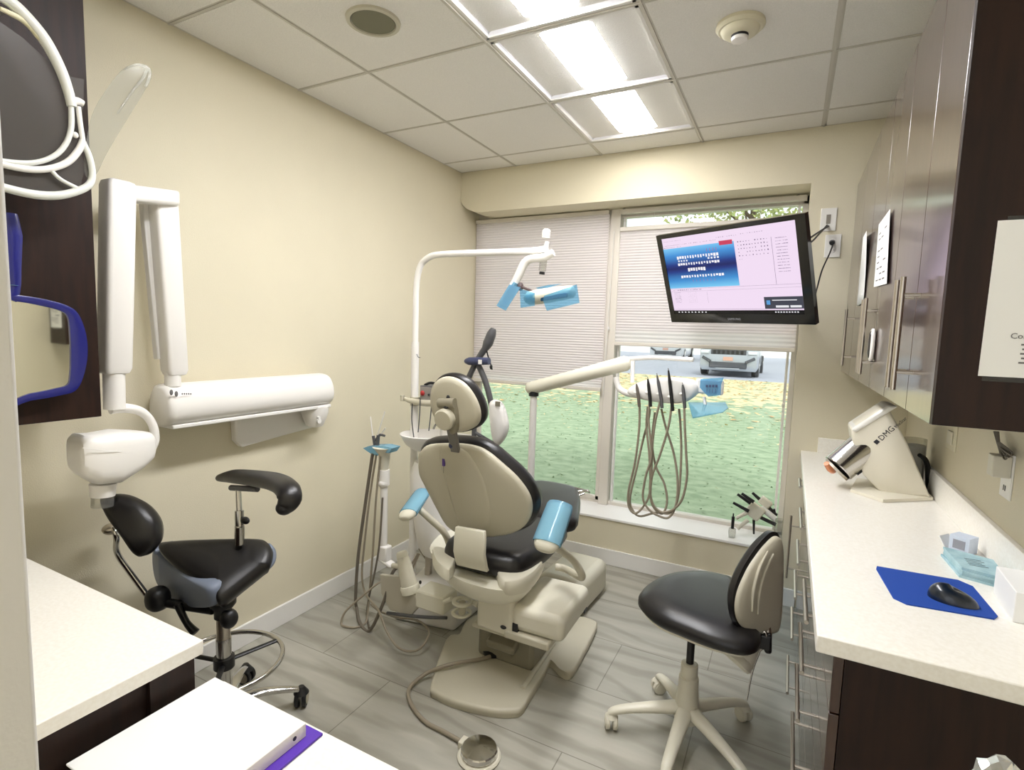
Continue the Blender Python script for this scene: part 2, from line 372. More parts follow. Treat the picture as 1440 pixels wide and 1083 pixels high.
def shade(x0, x1, zb, zt, y, name, label, tail):
    t = thing(name, label, 'window shade', ((x0+x1)/2, y, zb))
    mb = MB(); n = int((zt-zb-tail)/.018); top = zt; R = []
    zz = [zt-(zt-zb-tail)*i/(2*n) for i in range(2*n+1)]
    for i, z in enumerate(zz): R.append((y-(.004 if i % 2 else 0), z))
    back = [(y+.012-(0 if i % 2 else .007), z) for i, z in enumerate(zz)]
    for L_ in (R, back):
        vs = [(mb.bm.verts.new((x0, a, b)), mb.bm.verts.new((x1, a, b))) for a, b in L_]
        for p, q in zip(vs, vs[1:]): mb.f([p[0], p[1], q[1], q[0]])
    obj('pleated_fabric', mb, m_shade, t, sharp=20)
    # lower folds pressed together
    mb = MB(); k = max(2, int(tail/.03)); vs = []
    for i in range(k*2+1):
        z = zb+.022+(tail-.02)*i/(2*k); vs.append((mb.bm.verts.new((x0, y-(.010 if i % 2 else .004), z)), mb.bm.verts.new((x1, y-(.010 if i % 2 else .004), z))))
    for p, q in zip(vs, vs[1:]): mb.f([p[0], p[1], q[1], q[0]])
    obj('folded_pleats', mb, m_shade, t, sharp=20)
    obj('bottom_rail', MB().box((x0, y-.016, zb), (x1, y+.014, zb+.024)), m_frame, t, bev=.004)
    obj('head_rail', MB().box((x0, y-.018, zt), (x1, y+.016, zt+.028)), m_frame, t, bev=.004)
    return t
ys = fy0-.045
shade(.008, MX-.052, at(780, 545, y=ys).z, HB-.035, ys, 'window_shade', 'white pleated cellular shade lowered two thirds over the left window', .06)
zt = at(925, 323, y=ys).z
t = shade(MX+.03, WR-.012, at(1000, 491, y=ys).z, zt, ys, 'window_shade', 'white pleated cellular shade behind the wall television, open at its top', .10)
obj('top_rail', MB().box((MX+.03, ys-.018, HB-.04), (WR-.012, ys+.016, HB-.012)), m_frame, t)
mb = MB()
for x in (MX+.25, WR-.25): mb.cyl((x, ys, zt+.02), (x, ys, HB-.03), .0012, n=5)
obj('lift_cord', mb, m_trim, t)
# pull cords
def cordthing(label, p0, p1, ball):
    t = thing('pull_cord', label, 'cord', p1); obj('cord', MB().cyl(p0, p1, .0022, n=6), m_trim, t)
    obj('cord_weight', MB().ell(ball, (.007, .007, .014)), m_trim, t); return t
y2 = fy0-.055
cordthing('thin white shade cord hanging beside the window mullion', at(864, 325, y=y2), at(848, 560, y=y2), at(856, 462, y=y2))
cordthing('thin white shade cord hanging at the right edge of the window', at(1107, 493, y=y2), at(1089, 720, y=y2), at(1101, 570, y=y2))

# ================================================================== OUTSIDE
G = .2
tag(obj('lawn', MB().box((-30, WIN+.12, G-.3), (25, 18.9, G)), m_lawn), 'green lawn sprinkled with fallen leaves outside the window', 'lawn', kind='stuff')
S_ = None
o = obj('driveway', MB().box((-60, 18.9, G-.3), (60, 46, G-.01)), m_asph); tag(o, 'pale driveway beyond the lawn where the cars are parked', 'driveway', kind='structure')
# grass blades, one object
mb = MB()
for i in range(2600):
    x = random.uniform(-5, 4); y = WIN+.2+random.random()**1.6*6.5; a = random.uniform(0, pi); h = random.uniform(.012, .03); w = .006+.001*y
    d = V((cos(a), sin(a), 0))*w; p = V((x, y, G)); l = V((random.uniform(-.05, .05), random.uniform(-.05, .05), h*.6))
    mb.f([mb.bm.verts.new(p-d), mb.bm.verts.new(p+d), mb.bm.verts.new(p+l)])
tag(obj('grass', mb, m_lawn), 'short grass blades standing on the lawn outside', 'grass', kind='stuff')
mb = MB()
for i in range(2600):
    y = 8.5+random.random()**.7*10.2; x = random.uniform(-12, 6); a = random.uniform(0, 6.28); r = random.uniform(.03, .07); p = V((x, y, G+.006))
    mb.f([mb.bm.verts.new(p+V((cos(a+j*1.57)*r, sin(a+j*1.57)*r*.7, random.uniform(.0, .03)))) for j in range(4)])
tag(obj('fallen_leaves', mb, mat('fallen_leaf', (226, 204, 150), .8, rgb2=(190, 150, 100), nscale=8)), 'pale yellow fallen leaves lying along the lawn edge', 'leaves', kind='stuff')
def car(cx, cy, body, label, yaw_=0):
    t = thing('car', label, 'car', (cx, cy, G)); w = .98
    # cross-sections along the length (front at -y)
    secs = [(0, .30, .74, .80), (.05, .22, .92, .92), (.25, .2, 1.02, .97), (1.15, .2, 1.14, .98), (1.9, .2, 1.70, .93), (3.4, .2, 1.74, .93), (4.2, .22, 1.5, .92), (4.6, .3, 1.0, .88)]
    R = []
    for y, zb, zt_, hw in secs:
        tw = hw*(.97 if zt_ < 1.2 else .72); r = []
        for x, z in ((-hw*.92, zb), (-hw, zb+.14), (-hw, min(zt_, 1.05)-.12), (-(tw+hw)/2, min(zt_-.02, 1.14)), (-tw*.9, zt_), (0, zt_+.03), (tw*.9, zt_), ((tw+hw)/2, min(zt_-.02, 1.14)), (hw, min(zt_, 1.05)-.12), (hw, zb+.14), (hw*.92, zb)): r.append(V((cx+x, cy+y, G+z)))
        R.append(r)
    obj('body', MB().rings(R), body, t, sharp=30)
    obj('bumper', MB().box((cx-.62, cy-.05, G+.30), (cx+.62, cy+.1, G+.52)), m_card, t, bev=.03)
    obj('skid_plate', MB().box((cx-.4, cy-.07, G+.27), (cx+.4, cy+.02, G+.31)), body, t, bev=.01)
    gr = obj('grille', MB().box((cx-.58, cy-.0, G+.78), (cx+.58, cy+.1, G+.95)), m_card, t, bev=.01)
    mb = MB()
    for i in range(7): mb.box((cx-.5+i*.15, cy-.02, G+.8), (cx-.41+i*.15, cy+.0, G+.93))
    obj('grille_slot', mb, m_blackp, gr)
    for s in (-1, 1):
        mb = MB(); mb.obox((cx+s*.77, cy+.02, G+.86), (.3, .12, .11), X=(1, s*.35, 0), Y=(-s*.35, 1, 0)); obj('headlamp', mb, m_lens, t, bev=.02)
        mb = MB(); mb.obox((cx+s*.72, cy-.01, G+.6), (.34, .1, .10), X=(1, s*.3, s*.55), Z=(-s*.5, 0, 1)); obj('fog_lamp', mb, m_card, t, bev=.02)
        for yy in (.85, 3.7):
            wh = obj('wheel', MB().cyl((cx+s*.98, cy+yy, G+.35), (cx+s*.74, cy+yy, G+.35), .35), m_blackp, t, bev=.02)
            obj('hub_cap', MB().cyl((cx+s*.99, cy+yy, G+.35), (cx+s*.95, cy+yy, G+.35), .2), m_chrome, wh)
        obj('side_mirror', MB().ell((cx+s*1.08, cy+1.55, G+1.2), (.12, .08, .08)), body, t)
    obj('number_plate', MB().box((cx-.16, cy-.035, G+.57), (cx+.16, cy-.02, G+.70)), m_plateo, t)
    obj('windscreen', MB().quad((cx-.78, cy+1.18, G+1.18), (cx+.78, cy+1.18, G+1.18), (cx+.62, cy+1.86, G+1.72), (cx-.62, cy+1.86, G+1.72)), m_carg, t)
    return t
c = at(1022, 530, z=G)
car(c.x, c.y, m_car, 'silver off-road car facing the window in the driveway')
c2 = at(935, 506, z=G)
car(c2.x, c2.y, m_carw, 'pale car parked far beyond the lawn, left of the nearer silver car')
car(at(1120, 505, z=G).x+1.5, c2.y+2, m_carw, 'pale car parked far beyond the lawn, right of the nearer silver car')
def tree(x, y, h, label, r):
    t = thing('broadleaf_tree', label, 'tree', (x, y, G), 'trees beyond the driveway')
    mb = MB(); mb.tube([(x, y, G), (x+.1, y, G+h*.3), (x-.05, y, G+h*.6)], [.28, .2, .1])
    for i in range(7):
        a = i*.9; z = G+h*(.33+.05*i); mb.tube([(x, y, z), (x+cos(a)*r*.4, y+sin(a)*r*.4, z+h*.12), (x+cos(a)*r*.8, y+sin(a)*r*.8, z+h*.2)], [.09, .06, .02], n=6)
    obj('trunk', mb, m_bark, t)
    mb = MB()
    for i in range(3800):
        a = random.uniform(0, 2*pi); b = math.acos(random.uniform(-1, 1)); q = r*random.random()**.4*(1+.25*sin(3*a)*cos(2*b))
        p = V((x+q*sin(b)*cos(a), y+q*sin(b)*sin(a), G+h*.66+q*.75*cos(b))); s = random.uniform(.08, .17)
        u = V((random.gauss(0, 1), random.gauss(0, 1), random.gauss(0, 1))).normalized()*s; w_ = u.orthogonal().normalized()*s*.6
        mb.f([mb.bm.verts.new(p+u), mb.bm.verts.new(p+w_), mb.bm.verts.new(p-u), mb.bm.verts.new(p-w_)])
    obj('crown', mb, m_leafA, t)
tree(-9, 24, 11, 'tall leafy tree seen over the left part of the lowered shade', 4.2)
tree(.2, 28, 13, 'tall leafy tree seen over the middle of the lowered shade', 4.2)
tree(9.5, 32, 12, 'tall leafy tree seen over the right part of the lowered shade', 4.5)

# ================================================================== CEILING THINGS
def light(j, label, ml):
    x0, x1 = GX+TS+.012, GX+2*TS-.012; y1 = GYS[j]-.012; y0 = GYS[j+1]+.012; xc = (x0+x1)/2
    t = thing('ceiling_light', label, 'ceiling light', (xc, (y0+y1)/2, H), 'recessed ceiling lights')
    mb = MB(); mb.box((x0, y0, H-.004), (x1, y0+.012, H+.01)).box((x0, y1-.012, H-.004), (x1, y1, H+.01)).box((x0, y0, H-.004), (x0+.012, y1, H+.01)).box((x1-.012, y0, H-.004), (x1, y1, H+.01))
    obj('frame', mb, m_trim, t)
    for s in (-1, 1):   # curved reflector troughs
        mb = MB(); L_ = []
        for i in range(11):
            u = i/10; xx = xc+s*(.149+(.29-.149)*u); zz = H+.002+.075*(1-u**2.2)*(.6+.4*(1-u)); L_.append((mb.bm.verts.new((xx, y0+.01, zz)), mb.bm.verts.new((xx, y1-.01, zz))))
        for p, q in zip(L_, L_[1:]): mb.f([p[0], p[1], q[1], q[0]])
        obj('reflector', mb, m_reflec, t)
    for yy, s in ((y0+.012, 1), (y1-.012, -1)):  # sloping end wings
        mb = MB(); n = 12; A = []; B = []
        for i in range(n+1):
            u = -1+2*i/n; xx = xc+u*.287; hh = .075*(1-abs(u)**2.5)
            A.append(mb.bm.verts.new((xx, yy, H+.001))); B.append(mb.bm.verts.new((xx, yy+s*(.06*(1-abs(u)**2)+.002), H+.001+hh)))
        for i in range(n): mb.f([A[i], A[i+1], B[i+1], B[i]])
        obj('end_plate', mb, m_reflec, t)
    mb = MB(); R = []
    for i in range(13):
        a = pi*i/12; R.append((xc+.150*cos(a), H+.048-.051*sin(a)))
    A = [mb.bm.verts.new((x, y0+.055, z)) for x, z in R]; B = [mb.bm.verts.new((x, y1-.055, z)) for x, z in R]
    for i in range(12): mb.f([A[i], A[i+1], B[i+1], B[i]])
    mb.f(A); mb.f(list(reversed(B)))
    obj('diffuser', mb, ml, t, sharp=60)
    obj('housing', MB().box((x0, y0, H+.08), (x1, y1, H+.1)), m_reflec, t)
light(1, 'recessed square ceiling light nearest the window, with a warm glow', m_lampw)
light(2, 'recessed square ceiling light in the middle of the row of three', m_lamp)
light(3, 'recessed square ceiling light nearest the camera, cut by the photo top', m_lamp)
light(4, 'recessed square ceiling light above the camera, added out of view to brighten the room', m_lamp)  # unseen fixture, added at the end of the row to brighten the room
c = at(525, 30, z=H-.006); t = thing('ceiling_speaker', 'round ceiling speaker with a grey-green grille in a ceiling tile', 'speaker', c)
obj('grille', MB().lathe(c+V((0, 0, -.004)), Z_, [(.0785, 0), (.079, .004), (.079, .012)], n=40), m_skirt, t)
obj('rim', MB().rings([[c+V((cos(a)*r, sin(a)*r, h)) for a in [2*pi*i/40 for i in range(40)]] for r, h in ((.079, .0), (.084, -.008), (.098, -.006), (.1, .002), (.079, .003))], closed=True, cap=False), m_rim, t)
c = at(1041, 40, z=H-.02); t = thing('smoke_detector', 'round cream smoke detector on the ceiling right of the lights', 'smoke detector', (c.x, c.y, H-.06))
c.z = H-.004
obj('base', MB().lathe(c, -Z_, [(.082, 0), (.084, .012), (.074, .022)], n=36), m_detect, t)
obj('housing', MB().lathe(c, -Z_, [(.068, .02), (.062, .032), (.05, .04)], n=36), m_detect, t)
obj('chamber', MB().lathe(c, -Z_, [(.03, .038), (.029, .047)], n=30), m_blackp, t)
obj('cap', MB().lathe(c, -Z_, [(.028, .047), (.030, .049), (.027, .058), (.018, .061)], n=30), m_white, t)

# ================================================================== TELEVISION
tvc = V((1.957, 2.338, 1.767)); tvc = CAMP+(tvc-CAMP)*(.8/.66)
TX = V((.8702, -.4924, -.0147)); TU = V((-.1636, -.3171, .9342)); TN = V((-.4647, -.8106, -.3565)); tw, th = .8, .8/1.65
t = thing('television', 'flat screen television with black bezel on a wall arm before the window', 'television', tvc-TU*th/2)
obj('back_housing', MB().obox(tvc-TN*.045, (tw*.9, th*.86, .05), TX, TU, TN), m_blackp, t, bev=.015)
def tq(u, v, d=0): return tvc+TX*(u-.5)*tw+TU*(v-.5)*th+TN*d
U0, U1, V0, V1 = .038, .945, .10, .955
mb = MB(); 
O = [tq(0, 0), tq(1, 0), tq(1, 1), tq(0, 1)]; I = [tq(U0, V0), tq(U1, V0), tq(U1, V1), tq(U0, V1)]
fr = [O, I, [p-TN*.004 for p in I], [p-TN*.028 for p in O]]
mb.rings([O, I, [p-TN*.004 for p in I], [p-TN*.03 for p in I], [p-TN*.028 for p in O]], closed=True, cap=False)
obj('bezel', mb, m_gblack, t)
scr = obj('screen', MB().obox((tq(U0, V0)+tq(U1, V1))/2-TN*.006, ((U1-U0)*tw, (V1-V0)*th, .004), TX, TU, TN), emi('screen_pale_pink', (240, 220, 242), .95), t)
def sq(u, v, d=.0): return tvc+TX*((U0+(U1-U0)*u)-.5)*tw+TU*((V0+(V1-V0)*v)-.5)*th+TN*(-.0035+d)
def rect(mb, u0, v0, u1, v1, d): mb.quad(sq(u0, v0, d), sq(u1, v0, d), sq(u1, v1, d), sq(u0, v1, d))
mb = MB(); rect(mb, 0, .345, .585, .865, .0004)
# blue odontogram panel narrows to stay inside the window of the program
obj('chart_panel', mb, screen_blue(), scr)
mb = MB()
def teeth(u0, u1, n, v, h, m=0):
    for i in range(n):
        u = u0+(u1-u0)*i/(n-1); w_ = .0058+(.0028 if (i < 3 or i > n-4) else 0); k = .25+.75*abs(cos(i*1.1)); rect(mb, u-w_, v-h*k*.5, u+w_, v+h*.6, .0008)
teeth(.12, .45, 16, .735, .035); teeth(.12, .45, 16, .65, .03); teeth(.2, .33, 7, .575, .04); teeth(.13, .47, 16, .49, .03)
for i in range(4): rect(mb, .118+i*.023, .685, .130+i*.023, .705, .0008); rect(mb, .37+i*.025, .69, .384+i*.025, .712, .0008)
obj('tooth_icons', mb, emi('screen_white', (250, 246, 250), .95), scr)
mb = MB()
for i in range(4): rect(mb, .37+i*.025, .78, .373+i*.025, .82, .0009)
for i in range(7): rect(mb, .22+i*.03, .42, .222+i*.03, .45, .0009)
rect(mb, .475, .835, .575, .885, .0012)
obj('red_button', mb, emi('screen_red', (206, 62, 96), .9), scr)
mb = MB()
def marks(u0, u1, v, n, h=.008, w_=.004):
    for i in range(n):
        if random.random() < .15: continue
        u = u0+(u1-u0)*i/n; rect(mb, u, v, u+w_*random.uniform(.5, 1.4), v+h*random.uniform(.5, 1.2), .0010)
marks(.01, .46, .90, 34); marks(.01, .17, .875, 12); marks(.46, .62, .925, 10); marks(.64, .8, .93, 10); marks(.01, .17, .955, 26, .004, .003)
for r in range(5): marks(.61, .83, .85-.04*r-.006, 11 if r < 4 else 9, .012, .006)
marks(.61, .66, .645, 3, .01)
for r in range(12): marks(.865, .94, .84-.033*r, 14, .005, .006)
marks(.03, .28, .315, 26, .01, .005)
for r in range(8): marks(.03, .09, .285-.019*r, 12, .004, .004); marks(.16, .24, .285-.019*r, 5, .004, .003)
rect(mb, 0, .335, 1, .337, .0008); rect(mb, .84, .34, .842, .86, .0008); rect(mb, .32, .14, .321, .29, .0008); rect(mb, .0, .06, 1, .062, .0008); rect(mb, 0, .3, 1, .3015, .0008)
obj('screen_text', mb, emi('screen_ink', (120, 100, 140), .6), scr)
mb = MB(); rect(mb, 0, 0, 1, .045, .001); obj('task_bar', mb, emi('screen_black', (12, 10, 16), .5), scr)
mb = MB()
for i in range(9): rect(mb, .04+i*.03, .015, .052+i*.03, .03, .0014)
for i in range(9): rect(mb, .81+i*.018, .015, .82+i*.018, .03, .0014)
rect(mb, .82, .075, .905, .10, .0016); rect(mb, .915, .075, .985, .10, .0016); rect(mb, .8, .155, .96, .165, .0016)
obj('task_bar_icons', mb, emi('screen_white_icons', (235, 235, 240), .9), scr)
mb = MB(); rect(mb, .745, .062, .998, .20, .0012); obj('notice_box', mb, emi('screen_slate', (70, 72, 86), .8), scr)
mb = MB(); rect(mb, .76, .11, .785, .16, .0016); obj('notice_icon', mb, emi('screen_sky', (90, 160, 220), .9), scr)
text('bezel_lettering', 'SAMSUNG', tq(.5, .035, .001), TX, TU, .016, mat('bezel_lettering_grey', (150, 150, 155), .5), t, align='CENTER')
arm0 = V((W, 2.95, tvc.z-.02)); 
mb = MB().box((W-.02, 2.88, tvc.z-.12), (W, 3.02, tvc.z+.10)); mb.tube([(W-.02, 2.95, tvc.z), (2.50, 3.18, tvc.z), (2.25, 3.1, tvc.z), tvc-TN*.09], .016, smooth=False)
mb.obox(tvc-TN*.078, (.18, .18, .012), TX, TU, TN)
# the arm is hidden behind the set; it starts on the strip of wall beside the window
zr = at(1144, 440, y=D).z; mb2 = MB().box((2.239, D-.02, zr-.035), (2.262, D, zr+.035)); mb2.tube([(2.25, D-.015, zr), (2.2, D-.07, zr+.03), tvc-TN*.09], .012, smooth=False); mb2.obox(tvc-TN*.078, (.18, .18, .014), TX, TU, TN); mb.bm.free()
obj('wall_arm', mb2, m_blackp, t)
for k, pts in enumerate(([(1165, 318), (1152, 326), (1143, 332), (1130, 340)], [(1163, 317), (1150, 331), (1141, 340), (1128, 345)])):
    q = [at(a, b, y=D-.02-.12*i) for i, (a, b) in enumerate(pts)]; q[0] = at(*pts[0], y=D-.006)
    tag(obj('power_cable', MB().tube(q, .0045), m_blackp), ('upper' if k == 0 else 'lower')+' of two black cables from the upper wall plate to the television', 'cable')
pts = [(1171, 345), (1166, 358), (1156, 380), (1149, 405), (1146, 415), (1138, 420)]
q = [at(a, b, y=D-.012-.08*i) for i, (a, b) in enumerate(pts)]
t = thing('power_cable', 'black cable plugged into the outlet looping down behind the television', 'cable', q[-1])
obj('cable', MB().tube(q, .0035), m_blackp, t); obj('plug', MB().cyl(at(1170, 341, y=D-.006), at(1170, 342, y=D-.03), .014, .011), m_blackp, t)

# wall plates
def plate(px, py, label, kind):
    c = at(px, py, y=D-.004); t = thing('wall_plate', label, 'wall plate', c-V((0, -.004, .058)))
    obj('cover', MB().box((c.x-.037, c.y-.003, c.z-.06), (c.x+.037, c.y+.004, c.z+.06)), m_plate, t, bev=.002)
    if kind == 'slot': obj('opening', MB().box((c.x-.010, c.y-.005, c.z-.022), (c.x+.010, c.y, c.z+.026)), mat('plate_slot_grey', (140, 134, 124), .6), t)
    else:
        for s in (-1, 1):
            oo = obj('socket', MB().ell((c.x, c.y-.003, c.z+s*.022), (.016, .003, .016)), m_trim, t)
            obj('slot', MB().box((c.x-.008, c.y-.0075, c.z+s*.022-.005), (c.x-.006, c.y-.004, c.z+s*.022+.005)).box((c.x+.006, c.y-.0075, c.z+s*.022-.005), (c.x+.008, c.y-.004, c.z+s*.022+.005)), m_blackp, oo)
plate(1165, 309, 'white cable pass-through plate on the wall beside the window, upper one', 'slot')
plate(1171, 346, 'white double outlet on the wall beside the window, lower one', 'out')

# ================================================================== RIGHT SIDE
FX = 2.45; CY0 = 1.258; UB = 1.364; UT = 2.33
def handle(parent, p0, p1, off, post=.16, r=.006):
    "bar handle p0-p1, posts running along off back to the door"
    p0, p1, off = V(p0), V(p1), V(off); mb = MB(); mb.cyl(p0, p1, r, n=14)
    for u in (post, 1-post): q = p0+(p1-p0)*u; mb.cyl(q, q+off, r*.75, n=10)
    return obj('handle', mb, m_steel, parent)
def upper(y0, y1, label, seam, handles):
    t = thing('wall_cabinet', label, 'cabinet', ((FX+W)/2, (y0+y1)/2, UB))
    obj('body', MB().box((FX+.02, y0+(.02 if y0 < 1.3 else .001), UB), (W-.001, y1-.001, UT)), m_wood, t)
    if y0 < 1.3:
        obj('end_panel', MB().box((FX, y0, UB), (W-.001, y0+.018, UT)), m_wood, t, bev=.001); y0 += .019
    ed = [y0, seam, y1]
    for i in range(2):
        a, b = ed[i], ed[i+1]; d = obj('door', MB().box((FX, a+.0015, UB-.002), (FX+.019, b-.0015, UT)), m_woodf, t, bev=.0015)
        if handles[i] is not None: handle(d, (FX-.034, handles[i], 1.41), (FX-.034, handles[i], 1.665), (.034, 0, 0))
    return t
upper(CY0, 1.86, 'dark wood wall cabinet nearest the camera with a sheet taped on its side', 1.525, (1.487, 1.562))
upper(1.86, 2.53, 'dark wood wall cabinet between its neighbours, with two papers on its doors', 2.2, (2.162, 2.24))
upper(2.53, D-.002, 'dark wood wall cabinet farthest from the camera, beside the window', 2.925, (2.89, None))
# soffit above the cabinets is open: papers
def sheet(name, label, pts, m, curl=0.0):
    mb = MB(); vs = [V(p) for p in pts]; n = 6; A = []
    for i in range(n+1):
        row = []
        for j in range(n+1):
            u, v = i/n, j/n; p = vs[0]*(1-u)*(1-v)+vs[1]*u*(1-v)+vs[2]*u*v+vs[3]*(1-u)*v; p.x -= curl*(v**2)*u; row.append(mb.bm.verts.new(p))
        A.append(row)
    for i in range(n):
        for j in range(n): mb.f([A[i][j], A[i+1][j], A[i+1][j+1], A[i][j+1]])
    o = obj(name, mb, m); md = o.modifiers.new('thick', 'SOLIDIFY'); md.thickness = .0006; return o
p = sheet('paper_note', 'x', [(FX-.004, 2.80, 1.675), (FX-.004, 2.56, 1.675), (FX-.004, 2.55, 1.955), (FX-.004, 2.80, 1.97)], m_paper, .012)
tag(p, 'white paper taped to the cabinet door nearer the window', 'paper')
q = [at(*c_, x=FX-.006) for c_ in ((1229, 404), (1247, 399), (1252, 294), (1236, 316))]
t = thing('paper_note', 'white printed paper with a curled corner taped between the cabinet handles', 'paper', q[0])
mb = MB(); mb.slab(q, (-1, 0, 0), [(0, 0), (.0006, 0)]); obj('sheet', mb, m_paper, t)
mb = MB()
for i in range(9):
    for j in range(3):
        if random.random() < .35: continue
        u0_, v0_ = .15+j*.25, .08+i*.09
        def bl(u, v): return q[0]*(1-u)*(1-v)+q[1]*u*(1-v)+q[2]*u*v+q[3]*(1-u)*v+V((-.0012, 0, 0))
        mb.quad(bl(u0_, v0_), bl(u0_+.18, v0_), bl(u0_+.18, v0_+.02), bl(u0_, v0_+.02))
obj('print', mb, m_ink, t)
c = V((FX-.006, 2.12, 1.49)); c = at(1226, 485, x=FX-.008); t = thing('door_thermometer', 'small black oval gauge with a white rim on a cabinet door', 'gauge', c-V((0, 0, .05)))
obj('rim', MB().ell(c, (.008, .036, .056), pw=.7), m_white, t); obj('face', MB().ell(c-V((.004, 0, 0)), (.008, .024, .046), pw=.7), m_gblack, t)
# big sheet on the near end panel
yb = CY0-.0005
q = [at(1375, 528, y=yb), at(1452, 534, y=yb), at(1470, 307, y=yb), at(1405, 310, y=yb)]
q = [V((2.509, yb, 1.461)), V((2.725, yb, 1.461)), V((2.725, yb, 1.737)), V((2.512, yb, 1.737))]
t = thing('notice_sheet', 'white printed notice sheet taped on the dark near side of the wall cabinet', 'notice', (2.617, yb, 1.461))
obj('sheet', MB().slab(q, (0, -1, 0), [(0, 0), (.0008, 0)]), m_paper, t)
m_tape = clear('clear_tape', (200, 200, 200), dens=.05)
obj('tape', MB().box((2.525, yb-.0006, 1.735), (2.71, yb, 1.744)), m_tape, t); obj('tape', MB().box((2.515, yb-.0006, 1.452), (2.70, yb, 1.463)), m_tape, t)
yt = yb-.0016
text('notice_heading', 'Reminder', (2.566, yt, 1.685), X_, Z_, .016, m_ink, t)
text('notice_line', 'Consult and', (2.547, yt, 1.530), X_, Z_, .014, m_ink, t)
mb = MB()
for r, (z, x0, x1) in enumerate([(1.612, 2.572, 2.68), (1.575, 2.564, 2.70), (1.567, 2.566, 2.69), (1.559, 2.564, 2.7), (1.551, 2.566, 2.66), (1.518, 2.563, 2.70), (1.510, 2.565, 2.69), (1.502, 2.563, 2.70), (1.494, 2.565, 2.68), (1.486, 2.562, 2.64)]):
    x = x0
    while x < x1:
        w_ = random.uniform(.006, .018); mb.quad((x, yt, z), (x+w_, yt, z), (x+w_, yt, z+.003), (x, yt, z+.003)); x += w_+.003
obj('print_lines', mb, m_ink, t)

# counter
CF = 2.2935; CE = 1.235; CZ = .91
t = thing('countertop', 'white stone countertop running along the right wall to the window wall', 'countertop', (2.5, 2.3, CZ-.038))
obj('top_slab', MB().box((CF, CE, CZ-.038), (W, D, CZ)), m_counter, t, bev=.003)
obj('backsplash', MB().box((W-.016, CE, CZ), (W, D, CZ+.102)).box((2.372, D-.016, CZ), (W-.016, D, CZ+.082)), m_counter, t, bev=.002)
BX = 2.328; HX = 2.287
def base(y0, y1, label, rows, hy, vert=None):
    t = thing('base_cabinet', label, 'cabinet', ((BX+W)/2, (y0+y1)/2, 0))
    obj('body', MB().box((BX+.02, y0+.001, .09), (W-.012, y1-.001, CZ-.038)).box((BX+.07, y0+.01, 0), (W-.012, y1-.01, .09)), m_wood, t)
    for z0, z1, hz in rows:
        d = obj('drawer', MB().box((BX, y0+.002, z0+.002), (BX+.019, y1-.002, z1-.002)), m_woodf, t, bev=.0015)
        if hz: handle(d, (HX, hy[0], hz), (HX, hy[1], hz), (BX-HX, 0, 0), r=.0055)
    if vert:
        z0, z1, hyv, h0, h1 = vert; d = obj('door', MB().box((BX, y0+.002, z0+.002), (BX+.019, y1-.002, z1-.002)), m_woodf, t, bev=.0015)
        handle(d, (2.268, hyv, h0), (2.268, hyv, h1), (BX-2.268, 0, 0), r=.0055)
    return t
R5 = [(.74, .868, .81), (.605, .74, .67), (.46, .605, .535), (.27, .46, .37), (.095, .27, .15)]
base(CY0-.008, 2.02, 'dark wood drawer cabinet under the counter at its near end', [(.74, .868, .81), (.605, .74, .675), (.475, .605, .545), (.28, .475, .39), (.095, .28, .18)], (1.49, 1.76))
base(2.02, 2.70, 'dark wood cabinet of stacked drawers under the middle of the counter', R5, (2.25, 2.53))
base(2.70, D-.016, 'dark wood cabinet below the counter beside the window wall', [(.74, .868, .84)], (2.78, 2.95), (.095, .74, 3.12, .26, .60))

# mixing machine ----------------------------------------------------------
yM = 2.53
base_o = [at(1196, 692, z=CZ+.001), at(1241, 707, z=CZ+.001), at(1312, 704, z=CZ+.001), V((2.735, 2.75, CZ+.001)), V((2.50, 2.75, CZ+.001))]
mc = sum(base_o, V())/5
t = thing('impression_mixer', 'cream impression material mixer with a silver drum on the counter', 'mixer', (mc.x, mc.y, CZ))
obj('foot_plate', MB().slab(base_o, Z_, [(0, 0), (.012, 0), (.014, .004)]), m_mixer, t)
prof = [(1214, 668), (1247, 702), (1309, 700), (1277, 625), (1249, 572), (1236, 576), (1197, 604), (1199, 622), (1207, 640)]
ym = 2.56
pf = [at(a, b, y=ym) for a, b in prof]
mb = MB(); mb.slab(pf, Y_, [(0, .012), (.006, .002), (.012, 0), (.15, 0), (.165, .012)]); obj('housing', mb, m_mixer, t, sharp=50)
mb = MB(); q = [at(1197, 604, y=ym-.006), at(1203, 609, y=ym-.006), at(1264, 572, y=ym-.006), at(1249, 570, y=ym-.006)]
mb.slab(q, Y_, [(0, 0), (.19, 0)]); obj('top_cover', mb, m_mixtop, t, bev=.008)
ax = (at(1172, 656, y=ym+.05)-at(1218, 622, y=ym+.06)).normalized()
p0 = at(1215, 628, y=ym+.06); p1 = at(1178, 659, y=ym+.02)
obj('drum', MB().cyl(p0, p1, .062, n=36), m_chrome, t, bev=.004)
obj('drum_face', MB().cyl(p1, p1+ax*.01, .056, n=36), m_steel, t)
e1 = ax.cross(Z_).normalized(); e2 = e1.cross(ax)
mb = MB(); mb.tube([p1+ax*.016+e2*.05-e1*.03, p1+ax*.022+e2*.02-e1*.01, p1+ax*.022+e2*.0+e1*.02, p1+ax*.018-e2*.01+e1*.045], [.011, .013, .013, .009]); obj('amber_coupling', mb, m_copper, t)
mb = MB(); mb.obox(at(1213, 660, y=ym+.03), (.05, .04, .012), X=ax); obj('latch', mb, m_blackp, t)
A = at(1236, 624, y=ym-.001); B = at(1262, 601, y=ym-.001); dx = (B-A).normalized(); up = -(Y_.cross(dx)) if Y_.cross(dx).z < 0 else Y_.cross(dx)
text('brand_lettering', 'DMG', A+dx*.014, dx, up, .03, m_inkd, t)
